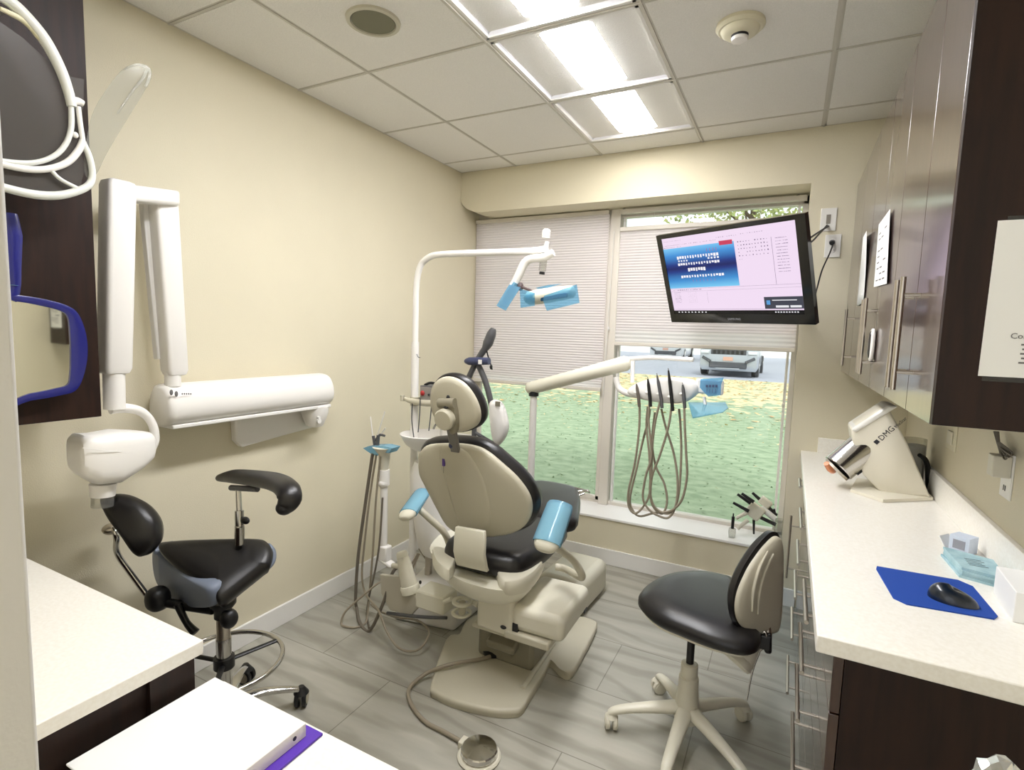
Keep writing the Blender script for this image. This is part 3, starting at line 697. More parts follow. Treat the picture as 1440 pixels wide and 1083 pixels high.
mb = MB(); mb.obox(A+dx*.0+up*.010, (.016, .001, .016), dx, Y_, up); obj('brand_mark', mb, m_inkd, t)
text('model_lettering', 'MixStar', A+dx*.085, dx, up, .017, m_inkd, t)
for k, (a, b, c_, d_) in enumerate(((1212, 596, 1245, 574), (1228, 588, 1236, 583), (1233, 586, 1240, 581), (1218, 595, 1223, 592))):
    pass
tq0 = at(1204, 600, y=ym+.03); tq1 = at(1250, 568, y=ym+.03)
dd = (at(1250, 570, y=ym)-at(1200, 605, y=ym)).normalized()
mb = MB(); tp = at(1216, 594, y=ym+.05); nn = Y_.cross(dd)
nn = nn if nn.z > 0 else -nn
mb.obox(at(1228, 586, y=ym+.1)+nn*.0, (.12, .004, .003), dd, Y_, nn); mb.obox(at(1233, 589, y=ym+.03), (.022, .012, .003), dd, Y_, nn); mb.obox(at(1239, 585, y=ym+.03), (.022, .012, .003), dd, Y_, nn)
obj('control_marks', mb, m_inkd, t)
mb = MB(); mb.tube([at(1293, 640, y=2.66), at(1303, 650, y=2.70), at(1306, 680, y=2.72), at(1308, 700, y=2.73)], [.008, .01, .012, .008]); obj('rear_cord', mb, m_blackp, t)
# things behind the mixer
c = at(1315, 630, x=2.70); t = thing('paper_towel_roll', 'pale roll standing behind the mixer against the right wall', 'roll', (2.70, 2.40, CZ))
t.location = (2.70, 2.78, CZ); obj('roll', MB().lathe((2.70, 2.78, CZ), Z_, [(.036, 0), (.038, .004), (.038, .18), (.03, .184)]), m_paper, t)
obj('clear_sleeve', MB().lathe((2.70, 2.78, CZ+.0), Z_, [(.040, .001), (.040, .21)]), m_clear, t)
# mouse pad, mouse, cards, boxes
q = [at(1233, 797.5, z=CZ), at(1347, 817, z=CZ), at(1368, 826, z=CZ), at(1403, 868, z=CZ), at(1398, 872, z=CZ), at(1275, 851, z=CZ), at(1256, 842, z=CZ), at(1232, 801, z=CZ)]
tag(obj('mouse_pad', MB().slab(q, Z_, [(0, 0), (.003, 0)]), m_pad), 'blue mouse pad lying on the white countertop', 'mouse pad')
a0 = at(1304, 836, z=CZ+.003); a1 = at(1378, 856, z=CZ+.003); md = (a1-a0); md.z = 0; L_ = md.length; md.normalize(); ms = Z_.cross(md); mc = (a0+a1)/2; mc.z = CZ+.003
t = thing('computer_mouse', 'dark computer mouse resting on the blue mouse pad', 'computer mouse', mc)
out = []
for i in range(28):
    a = 2*pi*i/28; out.append(mc+md*cos(a)*L_/2+ms*sin(a)*.031*(1-.12*cos(a)))
R = []
for k in range(9):
    a = pi/2*k/8.4; hh = .034*sin(a); sc_ = cos(a)**.8
    R.append([mc+(p-mc)*sc_+Z_*hh*(1-.35*(p-mc).dot(md)/L_)-md*hh*.15 for p in out])
sh_ = obj('shell', MB().rings(R), m_mouse, t, sharp=60)
obj('scroll_wheel', MB().ell(mc-md*L_*.26+Z_*.029, (.008, .003, .006), X=md, Y=ms), m_blackp, sh_)
for k in range(4):
    z0 = CZ+.007*k; s = V((random.uniform(-.003, .003), random.uniform(-.003, .003), 0))
    q = [at(1336, 781, z=CZ+.028)+s, at(1412, 808, z=CZ+.028)+s, at(1420, 812, z=CZ+.028)+s, at(1415, 827, z=CZ+.028)+s, at(1352, 808, z=CZ+.028)+s]
    q = [V((2.632, 1.905, 0))+s, V((2.732, 1.86, 0))+s, V((2.725, 1.72, 0))+s, V((2.640, 1.75, 0))+s]
    for p_ in q: p_.z = z0
    lb = ['bottom of the stack, on the counter', 'second from the bottom of the stack', 'third from the bottom of the stack', 'topmost of the stack behind the mouse pad'][k]
    t = thing('dental_card_pack', 'pale blue flat card pack, '+lb, 'card pack', sum(q, V())/4, 'pale blue card packs stacked behind the mouse pad')
    obj('pack', MB().slab(q, Z_, [(0, 0), (.0064, 0)]), m_bluebook, t)
    if k == 3:
        c = sum(q, V())/4; mb = MB()
        for i in range(5): mb.box((c.x-.02, c.y-.03+i*.012, z0+.0066), (c.x+.02-.004*(i % 3), c.y-.027+i*.012, z0+.0068))
        obj('print', mb, m_inkd, t)
bc = V((2.695, 1.975, CZ)); X1 = V((.8, -.6, 0)); Y1 = V((.6, .8, 0))
t = thing('small_carton', 'small open white carton with blue-grey sides behind the card packs', 'box', bc)
obj('carton', MB().obox(bc+Z_*.025, (.05, .05, .05), X1, Y1), mat('carton_blue_white', (206, 216, 232), .6), t, bev=.001)
obj('flap', MB().obox(bc-X1*.035+Z_*.018-Y1*.01, (.002, .05, .045), X1+Z_*.6, Y1, Z_-X1*.6), m_paper, t)
obj('carton_window', MB().obox(bc-Y1*.0255+Z_*.026, (.03, .001, .026), X1, Y1), mat('carton_grey', (150, 152, 162), .5), t)
wc = V((2.712, 1.60, CZ)); t = thing('glove_box', 'white carton with a grey printed corner at the right photo edge', 'box', wc)
obj('carton', MB().obox(wc+V((.0, 0, .035)), (.055, .16, .07), (1, 0, 0), (.05, 1, 0)), m_paper, t, bev=.002)
obj('printed_patch', MB().box((2.683, 1.53, CZ+.01), (2.6845, 1.57, CZ+.045)), m_ink, t)
# right wall: outlet with adapter and coiled cord
c = at(1416, 655, x=W-.006); t = thing('power_outlet', 'white outlet on the right wall with a pale adapter plugged in', 'outlet', (W, c.y, c.z-.06))
obj('cover', MB().box((W-.005, c.y-.04, c.z-.09), (W, c.y+.04, c.z+.035)), m_plate, t, bev=.002)
obj('adapter', MB().box((W-.045, c.y-.035, c.z-.03), (W-.005, c.y+.012, c.z+.03)), m_beige2, t, bev=.003)
obj('slot', MB().box((W-.0065, c.y-.006, c.z-.07), (W-.004, c.y-.003, c.z-.055)).box((W-.0065, c.y+.006, c.z-.07), (W-.004, c.y+.009, c.z-.055)), m_blackp, t)
xw = W-.02; mb = MB()
for k in range(4):
    a = at(1398+k*2, 607, x=xw); b = at(1404+k, 628, x=xw); c1 = at(1409+k*4, 646-abs(k-1)*3, x=xw-.006*k); d = at(1414+k*3, 636, x=xw)
    a.z = min(a.z, UB-.01)
    mb.tube([a, b, c1, d, b+V((0, .01, .01))], .0022, n=6)
tag(obj('coiled_cord', mb, m_hosed), 'grey cord tied in a loose bundle hanging on the right wall', 'cord')
c = V((W-.003, 2.5, 1.2)); t = thing('wall_plate', 'cream wall plate on the right wall behind the mixer', 'wall plate', (W, 2.5, 1.13))
obj('cover', MB().box((W-.006, 2.44, 1.13), (W, 2.56, 1.27)), m_detect, t, bev=.002); obj('socket', MB().box((W-.012, 2.47, 1.15), (W-.005, 2.53, 1.20)), m_beige2, t, bev=.002)
# wrapped lumps lower right, standing on a small trolley
t = thing('supply_trolley', 'small steel trolley below the near end of the counter', 'trolley', (2.495, .68, 0))
obj('tray', MB().box((2.37, .60, .985), (2.62, .76, .995)), m_steel, t, bev=.003)
for sx in (2.39, 2.60):
    for sy in (.62, .74): obj('leg', MB().cyl((sx, sy, 0), (sx, sy, .986), .008), m_steel, t)
def lump(c, rad, label, seed):
    rnd = random.Random(seed); mb = MB(); bmesh.ops.create_icosphere(mb.bm, subdivisions=3, radius=1)
    ph = [rnd.uniform(0, 6) for _ in range(6)]
    for v in mb.bm.verts:
        n = v.co.normalized(); k = 1+.10*sin(7*n.x+ph[0])*sin(8*n.y+ph[1])+.07*sin(13*n.z+ph[2]+5*n.x)+rnd.uniform(-.06, .06); v.co = V((n.x*rad[0]*k, n.y*rad[1]*k, max(-rad[2]*.9, n.z*rad[2]*k)))+V(c)
    tag(obj('wrapped_bundle', mb, m_foil, sharp=14), label, 'wrapped bundle')
lump((2.428, .69, .996+.045), (.027, .03, .050), 'crinkled clear-wrapped bundle at the bottom right, the left one', 3)
lump((2.487, .715, .996+.06), (.026, .03, .066), 'crinkled clear-wrapped bundle at the bottom right corner, the right one', 8)

# ================================================================== LEFT SIDE
LX = .36
t = thing('wall_cabinet', 'dark wood wall cabinet at the far left with a mirror hung on it', 'cabinet', (.18, .55, 1.222))
obj('body', MB().box((0, .16, 1.222), (LX-.02, .854, 2.56)), m_wood, t)
obj('door', MB().box((LX-.02, .16, 1.222), (LX, .856, 2.56)), m_wood, t, bev=.0015)
# left counter
t = thing('side_counter', 'white side counter on a dark cabinet at the lower left', 'counter', (.53, .43, 0))
obj('top', MB().box((0, .14, .768), (1.072, .707, .80)), m_counter, t, bev=.002)
obj('cabinet', MB().box((0, .14, .0), (1.04, .68, .768)), m_wood, t)
obj('end_panel', MB().box((1.041, .60, .0), (1.055, .695, .768)), m_wood, t)
t = thing('work_table', 'white work table in front of the side counter carrying a binder', 'table', (1.42, .45, 0))
obj('top', MB().box((1.06, .14, .635), (1.78, .762, .665)), m_counter, t, bev=.002)
for sx in (1.08, 1.74):
    for sy in (.17, .71): obj('leg', MB().box((sx-.02, sy-.02, 0), (sx+.02, sy+.02, .636)), m_wood, t)
# binder and folder
tag(obj('folder', MB().box((1.12, .43, .6655), (1.396, .752, .671)), m_purple, bev=.001), 'purple folder lying under the white binder', 'folder')
t = thing('ring_binder', 'large white ring binder lying on a purple folder', 'binder', (1.21, .59, .672))
obj('lower_cover', MB().box((1.078, .44, .672), (1.372, .728, .675)), m_paper, t)
obj('upper_cover', MB().box((1.078, .44, .697), (1.372, .728, .701)), m_paper, t, bev=.0015)
obj('spine', MB().box((1.369, .44, .672), (1.373, .728, .700)), m_white, t)
obj('pages', MB().box((1.088, .45, .675), (1.355, .718, .695)), m_paper, t)
obj('finger_hole', MB().cyl((1.3725, .70, .686), (1.3735, .70, .686), .0045), m_blackp, t)

# hand mirror on the cabinet door
mx = LX+.012
MN = V((cos(radians(4.6)), -sin(radians(4.6)), 0)); MO = V((mx+.014, .74, 1.42))
def mp(px, py, d=0): return onpl(px, py, MO+MN*d, MN)
out = [mp(-20, 415), mp(20, 415), mp(60, 421), mp(92, 430), mp(108, 443), mp(118, 470), mp(120, 500), mp(114, 530), mp(103, 549), mp(80, 556), mp(40, 563), mp(-20, 570)]
hole = [mp(-14, 425), mp(20, 424), mp(55, 430), mp(82, 437), mp(93, 446), mp(96, 470), mp(97, 500), mp(96, 528), mp(92, 541), mp(75, 546), mp(40, 553), mp(-14, 560)]
t = thing('hand_mirror', 'blue framed hand mirror hanging handle up on the dark cabinet', 'mirror', (mx, out[9].y, out[10].z))
def sm(L_): return cr(L_, [0]*len(L_), True, 5)[0]
O, I = sm(out), sm(hole); dxx = V((.012, 0, 0))
mb = MB(); mb.rings([[p for p in O], [p+dxx for p in O], [p+dxx*1.3 for p in [a*.5+b*.5 for a, b in zip(O, I)]], [p+dxx for p in I], I], closed=True, cap=False); obj('mirror_frame', mb, m_navy, t, sharp=60)
obj('mirror_glass', MB().slab([p+V((.004, 0, 0)) for p in I], X_, [(0, -.001), (.002, -.001)]), m_mirror, t)
mb = MB(); mb.tube([mp(16, 300, .01), mp(18, 330, .01), mp(18, 370, .01), mp(20, 405, .008), mp(12, 420, .006)], [.012, .02, .018, .013, .018], flat=.5, side=(1, 0, 0)); obj('handle', mb, m_navy, t)
mb = MB(); mb.box(mp(18, 398, .012)+V((0, -.012, -.006)), mp(18, 404, .018)+V((0, .012, .006))); obj('handle_band', mb, m_grn, t)
# face shield hanging in front of the cabinet
sx = .47
def sp(px, py, d=0): return at(px, py, x=sx+d)
t = thing('face_shield', 'clear face shield with a white frame hanging at the upper left', 'face shield', sp(60, 277))
mb = MB(); mb.tube([sp(-30, -20), sp(10, 0), sp(35, 22), sp(62, 55), sp(84, 95), sp(96, 128), sp(101, 150)], [.013, .014, .0145, .0145, .013, .012, .011]); obj('headband', mb, m_frost, t)
mb = MB(); mb.tube([sp(0, 12), sp(35, 30), sp(55, 52), sp(70, 72)], [.005, .008, .008, .004]); obj('brow_pad', mb, mat('yellowed_foam', (232, 226, 196), .7), t)
mb = MB(); mb.tube([sp(98, 146), sp(108, 142), sp(117, 146)], [.009, .010, .008]); mb.ell(sp(106, 190), (.007, .007, .008)); mb.tube([sp(110, 150), sp(113, 175), sp(117, 200)], .006); obj('hinge', mb, m_white, t)
mb = MB(); mb.tube([sp(100, 150), sp(100, 180), sp(92, 203), sp(75, 220), sp(45, 229), sp(0, 226), sp(-40, 215)], [.0065]*7); obj('visor_rim', mb, m_frost, t)
mb = MB(); mb.tube([sp(117, 198), sp(110, 212), sp(95, 228), sp(70, 237), sp(40, 238), sp(0, 230), sp(-40, 215)], .0085); obj('lower_frame', mb, m_white, t)
mb = MB(); mb.tube([sp(117, 200), sp(126, 222), sp(130, 245), sp(125, 260), sp(108, 269), sp(80, 275), sp(45, 273), sp(0, 262), sp(-40, 245)], [.007, .008, .008, .009, .010, .011, .011, .010, .010]); mb.tube([sp(70, 237), sp(85, 252), sp(112, 266)], .005); obj('chin_frame', mb, m_frost, t)
mb = MB(); R = []
vo = [(-30, 10), (30, 52), (70, 88), (100, 108), (118, 112), (117, 150), (108, 200), (120, 235), (112, 265), (60, 272), (-30, 255)]
mb.slab([sp(a, b, -.012) for a, b in vo], X_, [(0, 0), (.0015, 0)]); obj('visor', mb, m_film, t)
mb = MB(); o_ = [sp(122, 250, -.01), sp(118, 225, -.01), sp(128, 165, -.01), sp(150, 125, -.01), sp(172, 98, -.01), sp(190, 90, -.01), sp(205, 92, -.01), sp(212, 102, -.01), sp(206, 122, -.01), sp(180, 165, -.01), sp(150, 215, -.01), sp(135, 245, -.01)]
mb.slab(o_, X_, [(0, 0), (.002, 0)], sub=4); obj('clear_temple', mb, m_clear, t)
mb = MB(); mb.tube([sp(165, 160), sp(185, 130), sp(202, 108), sp(205, 95), sp(190, 91), sp(175, 98)], [.002, .003, .004, .004, .003, .002]); mb.tube([sp(205, 122), sp(211, 106), sp(209, 96)], .004); obj('temple_edge', mb, m_clear, t)
mb = MB(); mb.tube([V((LX, sp(20, 5).y, 2.27)), V((LX+.05, sp(20, 5).y, 2.265)), sp(22, 6)], .004); obj('wall_hook', mb, m_clear, t)

# ================================================================== WALL X-RAY
def xp(px, py, x=.13): return at(px, py, x=x)
t = thing('wall_xray_unit', 'white wall-mounted dental x-ray unit with folding arms', 'x-ray unit', (0, 1.5, 1.0))
ya, yb_ = at(222, 570, x=.09).y, at(456, 555, x=.09).y
def armprof(y, s=1.0): return [V((0.03, y, 1.125)), V((.10, y, 1.125-.012*s)), V((.155, y, 1.14)), V((.17, y, 1.19)), V((.15, y, 1.25)), V((.11, y, 1.275)), V((.05, y, 1.27)), V((.02, y, 1.2))]
R = []
for u in (0, .012, .03, .97, .99, 1):
    y = ya+(yb_-ya)*u; P_ = cr(armprof(y), [0]*8, True, 4)[0]; c = sum(P_, V())/len(P_); k = {0: .8, .012: .95, 1: .86, .99: .97}.get(u, 1)
    R.append([c+(p-c)*k for p in P_])
ha = obj('horizontal_arm', MB().rings(R), m_xray, t, sharp=50)
mb = MB(); mb.box((.03, ya+.02, 1.108), (.15, yb_-.01, 1.124)); obj('arm_underside', mb, m_trim, ha, bev=.004)
c = at(245, 553, x=.171); mb = MB(); 
mb.ell((.168, at(241, 552, x=.168).y, at(241, 552, x=.168).z), (.004, .006, .011)); mb.ell((.168, at(248, 554, x=.168).y, at(248, 554, x=.168).z), (.004, .006, .011)); obj('maker_mark', mb, m_ink, ha)
mb = MB()
for i in range(5): cc = at(257+i*3, 554, x=.171); mb.ell(cc-V((.0025, 0, 0)), (.003, .0025, .004), n=8, m=6)
obj('maker_letters', mb, m_ink, ha)
# wall plate and shoulder
w0, w1 = at(330, 585, x=.03), at(452, 600, x=.03)
pl = [V((.002, y, z)) for y, z in ((at(329, 590, x=.03).y, 1.12), (w1.y+.01, 1.12), (w1.y+.01, at(450, 598, x=.03).z), (at(400, 608, x=.03).y, at(400, 612, x=.03).z), (at(340, 628, x=.03).y, at(340, 629, x=.03).z), (at(331, 622, x=.03).y, at(331, 620, x=.03).z))]
obj('wall_bracket', MB().slab(pl, X_, [(0, 0), (.028, 0), (.034, .006)]), m_xray, t, bev=.004)
mb = MB(); p = at(440, 585, x=.09); mb.lathe((.09, p.y+.01, 1.115), -Z_, [(.075, 0), (.075, .03), (.06, .07), (.045, .1), (.02, .108)], flat=.8); obj('shoulder_joint', mb, m_xray, t)
mb = MB(); p = at(447, 592, x=.15); mb.cyl(p, p+V((.012, .0, 0)), .012); mb.cyl(p+V((0, 0, .018)), p+V((.012, 0, .018)), .007); obj('shoulder_screw', mb, m_trim, t)
# inner vertical arm (far, right) and outer (near, left)
def vbeam(p_bot, p_top, w0_, w1_, d, name, par, x):
    "rounded box beam from px points; w = half widths (y), d = depth (x)"
    a, b = at(*p_bot, x=x), at(*p_top, x=x); R = []
    for u, k in ((0, .6), (.006, .85), (.03, 1), (.97, 1), (.992, .9), (1, .65)):
        c = a+(b-a)*u; w = (w0_+(w1_-w0_)*u)*k; dd = d*k; q = []
        for i in range(24):
            an = 2*pi*i/24; sg = lambda v: math.copysign(abs(v)**.35, v); q.append(c+V((sg(cos(an))*dd, sg(sin(an))*w, 0)))
        R.append(q)
    return obj(name, MB().rings(R), m_xray, par, sharp=45)
a2 = vbeam((246, 528), (228, 268), .038, .043, .035, 'inner_arm', t, .11)
mb = MB(); p, q = at(236, 505, x=.075), at(216, 290, x=.075); mb.obox((p+q)/2+V((0, -.018, 0)), (.03, .055, (q-p).length), X_, Y_, q-p); obj('arm_liner', mb, m_trim, a2, bev=.004)
mb = MB(); mb.cyl((.11, at(243, 540, x=.11).y, 1.27), (.11, at(243, 540, x=.11).y, at(243, 524, x=.11).z), .028); obj('pivot_collar', mb, m_xray, t)
# top link
a, b = at(172, 268, x=.17), at(240, 276, x=.13)
mb = MB(); mb.obox((a+b)/2+V((0, 0, -.008)), (.07, (b-a).length+.04, .055), X_, (b-a), Z_); obj('top_link', mb, m_xray, t, bev=.012, seg=3)
a1 = vbeam((161, 526), (166, 254), .041, .043, .038, 'outer_arm', t, .22)
mb = MB(); p = at(160, 525, x=.22); p2 = at(161, 575, x=.22); mb.cyl(p, p2, .031); obj('outer_sleeve', mb, m_xray, t)
# yoke
mb = MB(); mb.tube([at(155, 576, x=.22), at(178, 574, x=.22), at(200, 580, x=.22), at(214, 596, x=.22), at(218, 618, x=.22), at(212, 634, x=.22)], [.016, .016, .015, .014, .014, .013], flat=1.0); obj('yoke', mb, m_xray, t)
c = at(160, 642, x=.24)
# head: rounded tapering block
R = []
hd = [((106, 640), (.055, .055)), ((112, 640), (.062, .068)), ((130, 645), (.066, .082)), ((160, 641), (.068, .088)), ((190, 632), (.062, .066)), ((206, 626), (.052, .048)), ((210, 624), (.04, .034))]
for (px, py), (rx, rz) in hd:
    cc = at(px, py, x=.24); q = []
    for i in range(28):
        an = 2*pi*i/28; sg = lambda v: math.copysign(abs(v)**.55, v); q.append(cc+V((sg(cos(an))*rx, 0, sg(sin(an))*rz)))
    R.append(q)
hdo = obj('tube_head', MB().rings(R), m_xray, t, sharp=50)
mb = MB(); mb.tube([at(116, 630, x=.31), at(150, 634, x=.311), at(180, 636, x=.304), at(203, 636, x=.293)], .0012, n=5); obj('seam', mb, m_trim, hdo)
mb = MB(); p = at(214, 630, x=.235); mb.cyl(at(204, 630, x=.235), p, .024); obj('yoke_pivot', mb, m_xray, t)
p = at(145, 680, x=.235); q = at(144, 712, x=.235); mb = MB(); mb.cyl(p, p+(q-p)*.55, .038, .034); obj('cone_collar', mb, m_xray, t)
mb = MB(); mb.cyl(p+(q-p)*.5, q, .031); obj('cone_tube', mb, m_clear, t)

# ================================================================== SADDLE STOOL (left)
hub = V((.42, 1.19, 0))
t = thing('saddle_stool', 'black and grey saddle stool with chrome base and curved arm rest', 'stool', hub)
def caster(par, c, d, m_w, m_h, r=.033, label=None):
    "twin-wheel caster: c = floor point under the wheel, d = rolling direction"
    d = V(d).normalized(); s = Z_.cross(d); w = V((c[0], c[1], r))
    fk = obj('caster', MB().tube([w+V((0, 0, r*1.5)), w+V((0, 0, r*.7))], [r*.35, r*.9], n=16, smooth=False), m_h, par)
    mb = MB()
    for k in (-1, 1): mb.cyl(w+s*k*.006, w+s*k*.022, r, n=24)
    wh = obj('wheel', mb, m_w, fk, bev=.003)
    mb = MB()
    for k in (-1, 1): mb.cyl(w+s*k*.022, w+s*k*.0245, r*.68, n=20)
    obj('wheel_cap', mb, m_steel if m_w is m_blackp else m_beige2, wh)
    return fk
angs = [57+72*k for k in range(5)]
obj('hub', MB().lathe(hub, Z_, [(.05, .07), (.055, .09), (.045, .12), (.03, .13)]), m_blackp, t)
for a in angs:
    a = radians(a); d = V((cos(a), sin(a), 0)); mb = MB()
    mb.tube([hub+d*.03+Z_*.10, hub+d*.12+Z_*.105, hub+d*.2+Z_*.09, hub+d*.265+Z_*.07], [.024, .021, .017, .014], flat=.7, side=(0, 0, 1)); obj('leg', mb, m_chrome, t)
    caster(t, hub+d*.268, (cos(a+1.2), sin(a+1.2), 0), m_blackp, m_blackp)
ct = at(322, 850, y=1.17)
obj('gas_column', MB().cyl(hub+Z_*.12, hub+Z_*.36, .026), m_chrome, t)
obj('column_sleeve', MB().cyl(hub+Z_*.36, hub+Z_*.46, .023), m_steel, t)
mb = MB(); mb.lathe(hub+Z_*.46, Z_, [(.03, -.02), (.03, .01), (.045, .03), (.045, .045)]); mb.ell(at(322, 870, y=1.15), (.03, .03, .035)); obj('tilt_mechanism', mb, m_blackp, t)
rz = at(325, 932, y=1.20).z; rc = V((hub.x, hub.y, .265)); 
mb = MB(); mb.tube([rc+V((cos(a)*.2, sin(a)*.2, 0)) for a in [2*pi*i/24 for i in range(24)]], .009, closed=True, sub=2); obj('foot_ring', mb, m_chrome, t)
mb = MB(); mb.cyl(rc-Z_*.02, rc+Z_*.02, .036)
for k in range(3):
    a = radians(75+120*k); mb.tube([rc, rc+V((cos(a)*.2, sin(a)*.2, 0))], .010, smooth=False, flat=.7)
obj('ring_bracket', mb, m_blackp, t)
# saddle seat: outline in plan, crowned
ys0 = 1.15
sc = (hub.x, hub.y-.02, .60)
def seatpt(px, py, z): return at(px, py, z=z)
so = [(222, 764), (245, 760), (285, 758), (330, 757), (355, 757), (374, 760), (383, 773), (380, 792), (372, 799), (338, 826), (318, 842), (306, 847), (298, 828), (276, 814), (250, 798), (228, 779)]
SO = V((.42, 1.16, .64)); SN = V((.30, -.42, .86)).normalized()
top = [onpl(a, b, SO, SN) for a, b in so]
mb = MB(); mb.slab(top, -SN, [(-.022, .14), (-.02, .07), (-.012, .025), (0, .004), (.015, 0), (.05, .012), (.075, .05)], sub=4)
seat = obj('seat', mb, m_black, t, sharp=70)
def sidepanel(fl, a, b, push, th):
    A, B = onpl(*a, SO, SN), onpl(*b, SO, SN); n = (B-A).cross(V((.25, .2, -1))).normalized()
    if n.dot(CAMP-A) < 0: n = -n
    mb = MB(); mb.slab([onpl(p[0], p[1], A+n*push, n) for p in fl], n, [(-.05, .012), (-.02, .002), (0, 0), (th, .006), (th*1.4, .02)], sub=4)
    obj('grey_side_panel', mb, m_grey, seat, sharp=70)
sidepanel([(219, 767), (228, 777), (245, 794), (274, 812), (296, 824), (303, 838), (303, 851), (285, 853), (262, 850), (240, 838), (224, 818), (218, 793)], (222, 768), (303, 848), -.012, .012)
sidepanel([(378, 764), (386, 772), (387, 786), (381, 799), (371, 804), (372, 795), (380, 783)], (376, 770), (360, 812), -.004, .008)
# back rest
BO = at(185, 740, y=.96); BN = V((.72, .62, .1)).normalized()
bo = [(141, 702), (155, 695), (178, 698), (202, 712), (218, 735), (219, 760), (210, 775), (198, 783), (188, 778), (172, 755), (152, 728)]
BN = V((.45, -.85, .25)).normalized()
mb = MB(); mb.slab([onpl(a, b, BO, BN) for a, b in bo], -BN, [(-.028, .06), (-.022, .025), (-.01, .006), (0, 0), (.03, .0), (.05, .008), (.06, .03)], sub=4); obj('backrest', mb, m_black, t, sharp=70)
p = at(160, 740, y=.99)
mb = MB(); mb.tube([at(160, 742, y=1.0), at(164, 756, y=1.0), at(165, 778, y=1.02), at(185, 808, y=1.05), at(210, 842, y=1.08)], .010); obj('back_bar', mb, m_chrome, t)
mb = MB(); mb.ell(at(156, 744, y=1.0), (.028, .028, .02)); obj('back_knuckle', mb, m_steel, t)
mb = MB(); mb.ell(at(222, 842, y=1.09), (.04, .04, .045), pw=.8); mb.tube([at(222, 845, y=1.09), at(248, 850, y=1.12), at(300, 858, y=1.17)], .017); mb.tube([at(250, 850, y=1.11), at(262, 875, y=1.12), at(275, 890, y=1.13)], [.014, .012, .016]); obj('back_bracket', mb, m_blackp, t)
# arm rest
mb = MB(); ap = [(309, 672, 1.27), (330, 670, 1.27), (360, 673, 1.25), (388, 678, 1.22), (404, 688, 1.19), (407, 702, 1.17), (400, 715, 1.16)]
mb.tube([at(a, b, y=y) for a, b, y in ap], [.018, .034, .038, .040, .040, .038, .026], n=16, flat=.75); 
e = at(400, 714, y=1.16); mb.ell(e, (.027, .027, .024)); obj('arm_pad', mb, m_black, t, sharp=70)
mb = MB(); mb.tube([at(325, 686, y=1.262), at(362, 688, y=1.25)], .011, smooth=False, flat=1); obj('arm_plate', mb, m_slate, t)
mb = MB(); mb.cyl(at(335, 688, y=1.26), at(337, 730, y=1.25), .010); mb.cyl(at(336.5, 718, y=1.25), at(337, 760, y=1.24), .016); mb.cyl(at(337, 740, y=1.24), at(337, 765, y=1.24), .017); obj('arm_post', mb, m_chrome, t)
mb = MB(); p = at(345, 732, y=1.25); mb.ell(p, (.02, .012, .014)); obj('arm_knob', mb, m_blackp, t)
mb = MB(); mb.tube([at(337, 765, y=1.24), V((.40, 1.24, .56)), V((.42, 1.20, .52))], .014); obj('arm_bracket', mb, m_blackp, t)

# ================================================================== RIGHT STOOL
h2 = V((1.95, 2.02, 0))
t = thing('dental_stool', 'black seat swivel stool with beige star base and backrest', 'stool', h2)
for (cx_, cy_) in ((1.690, 1.915), (1.805, 2.225), (2.14, 2.225), (2.17, 1.84), (1.932, 1.73)):
    e = V((cx_, cy_, 0)); d = (e-h2); L_ = d.length; d.normalize(); mb = MB()
    mb.tube([h2+d*.02+Z_*.115, h2+d*L_*.4+Z_*.105, h2+d*L_*.75+Z_*.09, h2+d*(L_-.012)+Z_*.075, h2+d*(L_+.010)+Z_*.062], [.032, .026, .021, .019, .014], flat=.75, side=(0, 0, 1), n=14); obj('leg', mb, m_beige2, t)
    caster(t, e, (d.y, -d.x, 0), m_beige2, m_beige2, r=.029)
obj('column', MB().lathe(h2, Z_, [(.045, .07), (.048, .10), (.042, .14), (.037, .20), (.036, .24), (.031, .245), (.031, .29), (.026, .295)]), m_beige2, t)
obj('gas_lift', MB().cyl(h2+Z_*.28, h2+Z_*.49, .014), m_blackp, t)
q = [(899, 846), (902, 832), (918, 818), (945, 808), (985, 805), (1015, 810), (1034, 818), (1050, 850), (1068, 885), (1068, 905), (1050, 912), (1005, 902), (960, 885), (922, 868)]
SO2 = V((1.96, 2.0, .53))
mb = MB(); mb.slab([onpl(a, b, SO2, Z_) for a, b in q], -Z_, [(-.035, .11), (-.03, .06), (-.018, .02), (0, 0), (.02, .0), (.035, .014), (.04, .03)], sub=4); s2 = obj('seat', mb, m_black, t, sharp=70)
mb = MB(); mb.slab([onpl(a, b, SO2, Z_) for a, b in q], -Z_, [(.036, .02), (.045, .02), (.055, .07)], sub=4); obj('seat_shell', mb, m_beige2, t)
mb = MB(); mb.tube([V((1.97, 2.0, .472)), at(1040, 925, y=1.93), at(1050, 932, y=1.93), at(1062, 905, y=1.95)], [.03, .035, .03, .02], flat=.6, side=(0, 0, 1)); obj('mechanism_cover', mb, m_beige2, t)
mb = MB(); mb.obox(at(1076, 900, y=1.95), (.04, .05, .05)); mb.cyl(at(1080, 890, y=1.95), at(1080, 918, y=1.95), .012); obj('back_clamp', mb, m_blackp, t, bev=.006)
mb = MB(); mb.tube([at(1070, 912, y=1.94), at(1058, 945, y=1.94), at(1050, 985, y=1.94)], .003); mb.tube([at(1066, 893, y=1.93), at(1076, 889, y=1.93), at(1078, 903, y=1.93), at(1070, 915, y=1.93)], .003); obj('height_lever', mb, m_chrome, t)
BN2 = V((-.93, .33, -.12)).normalized()
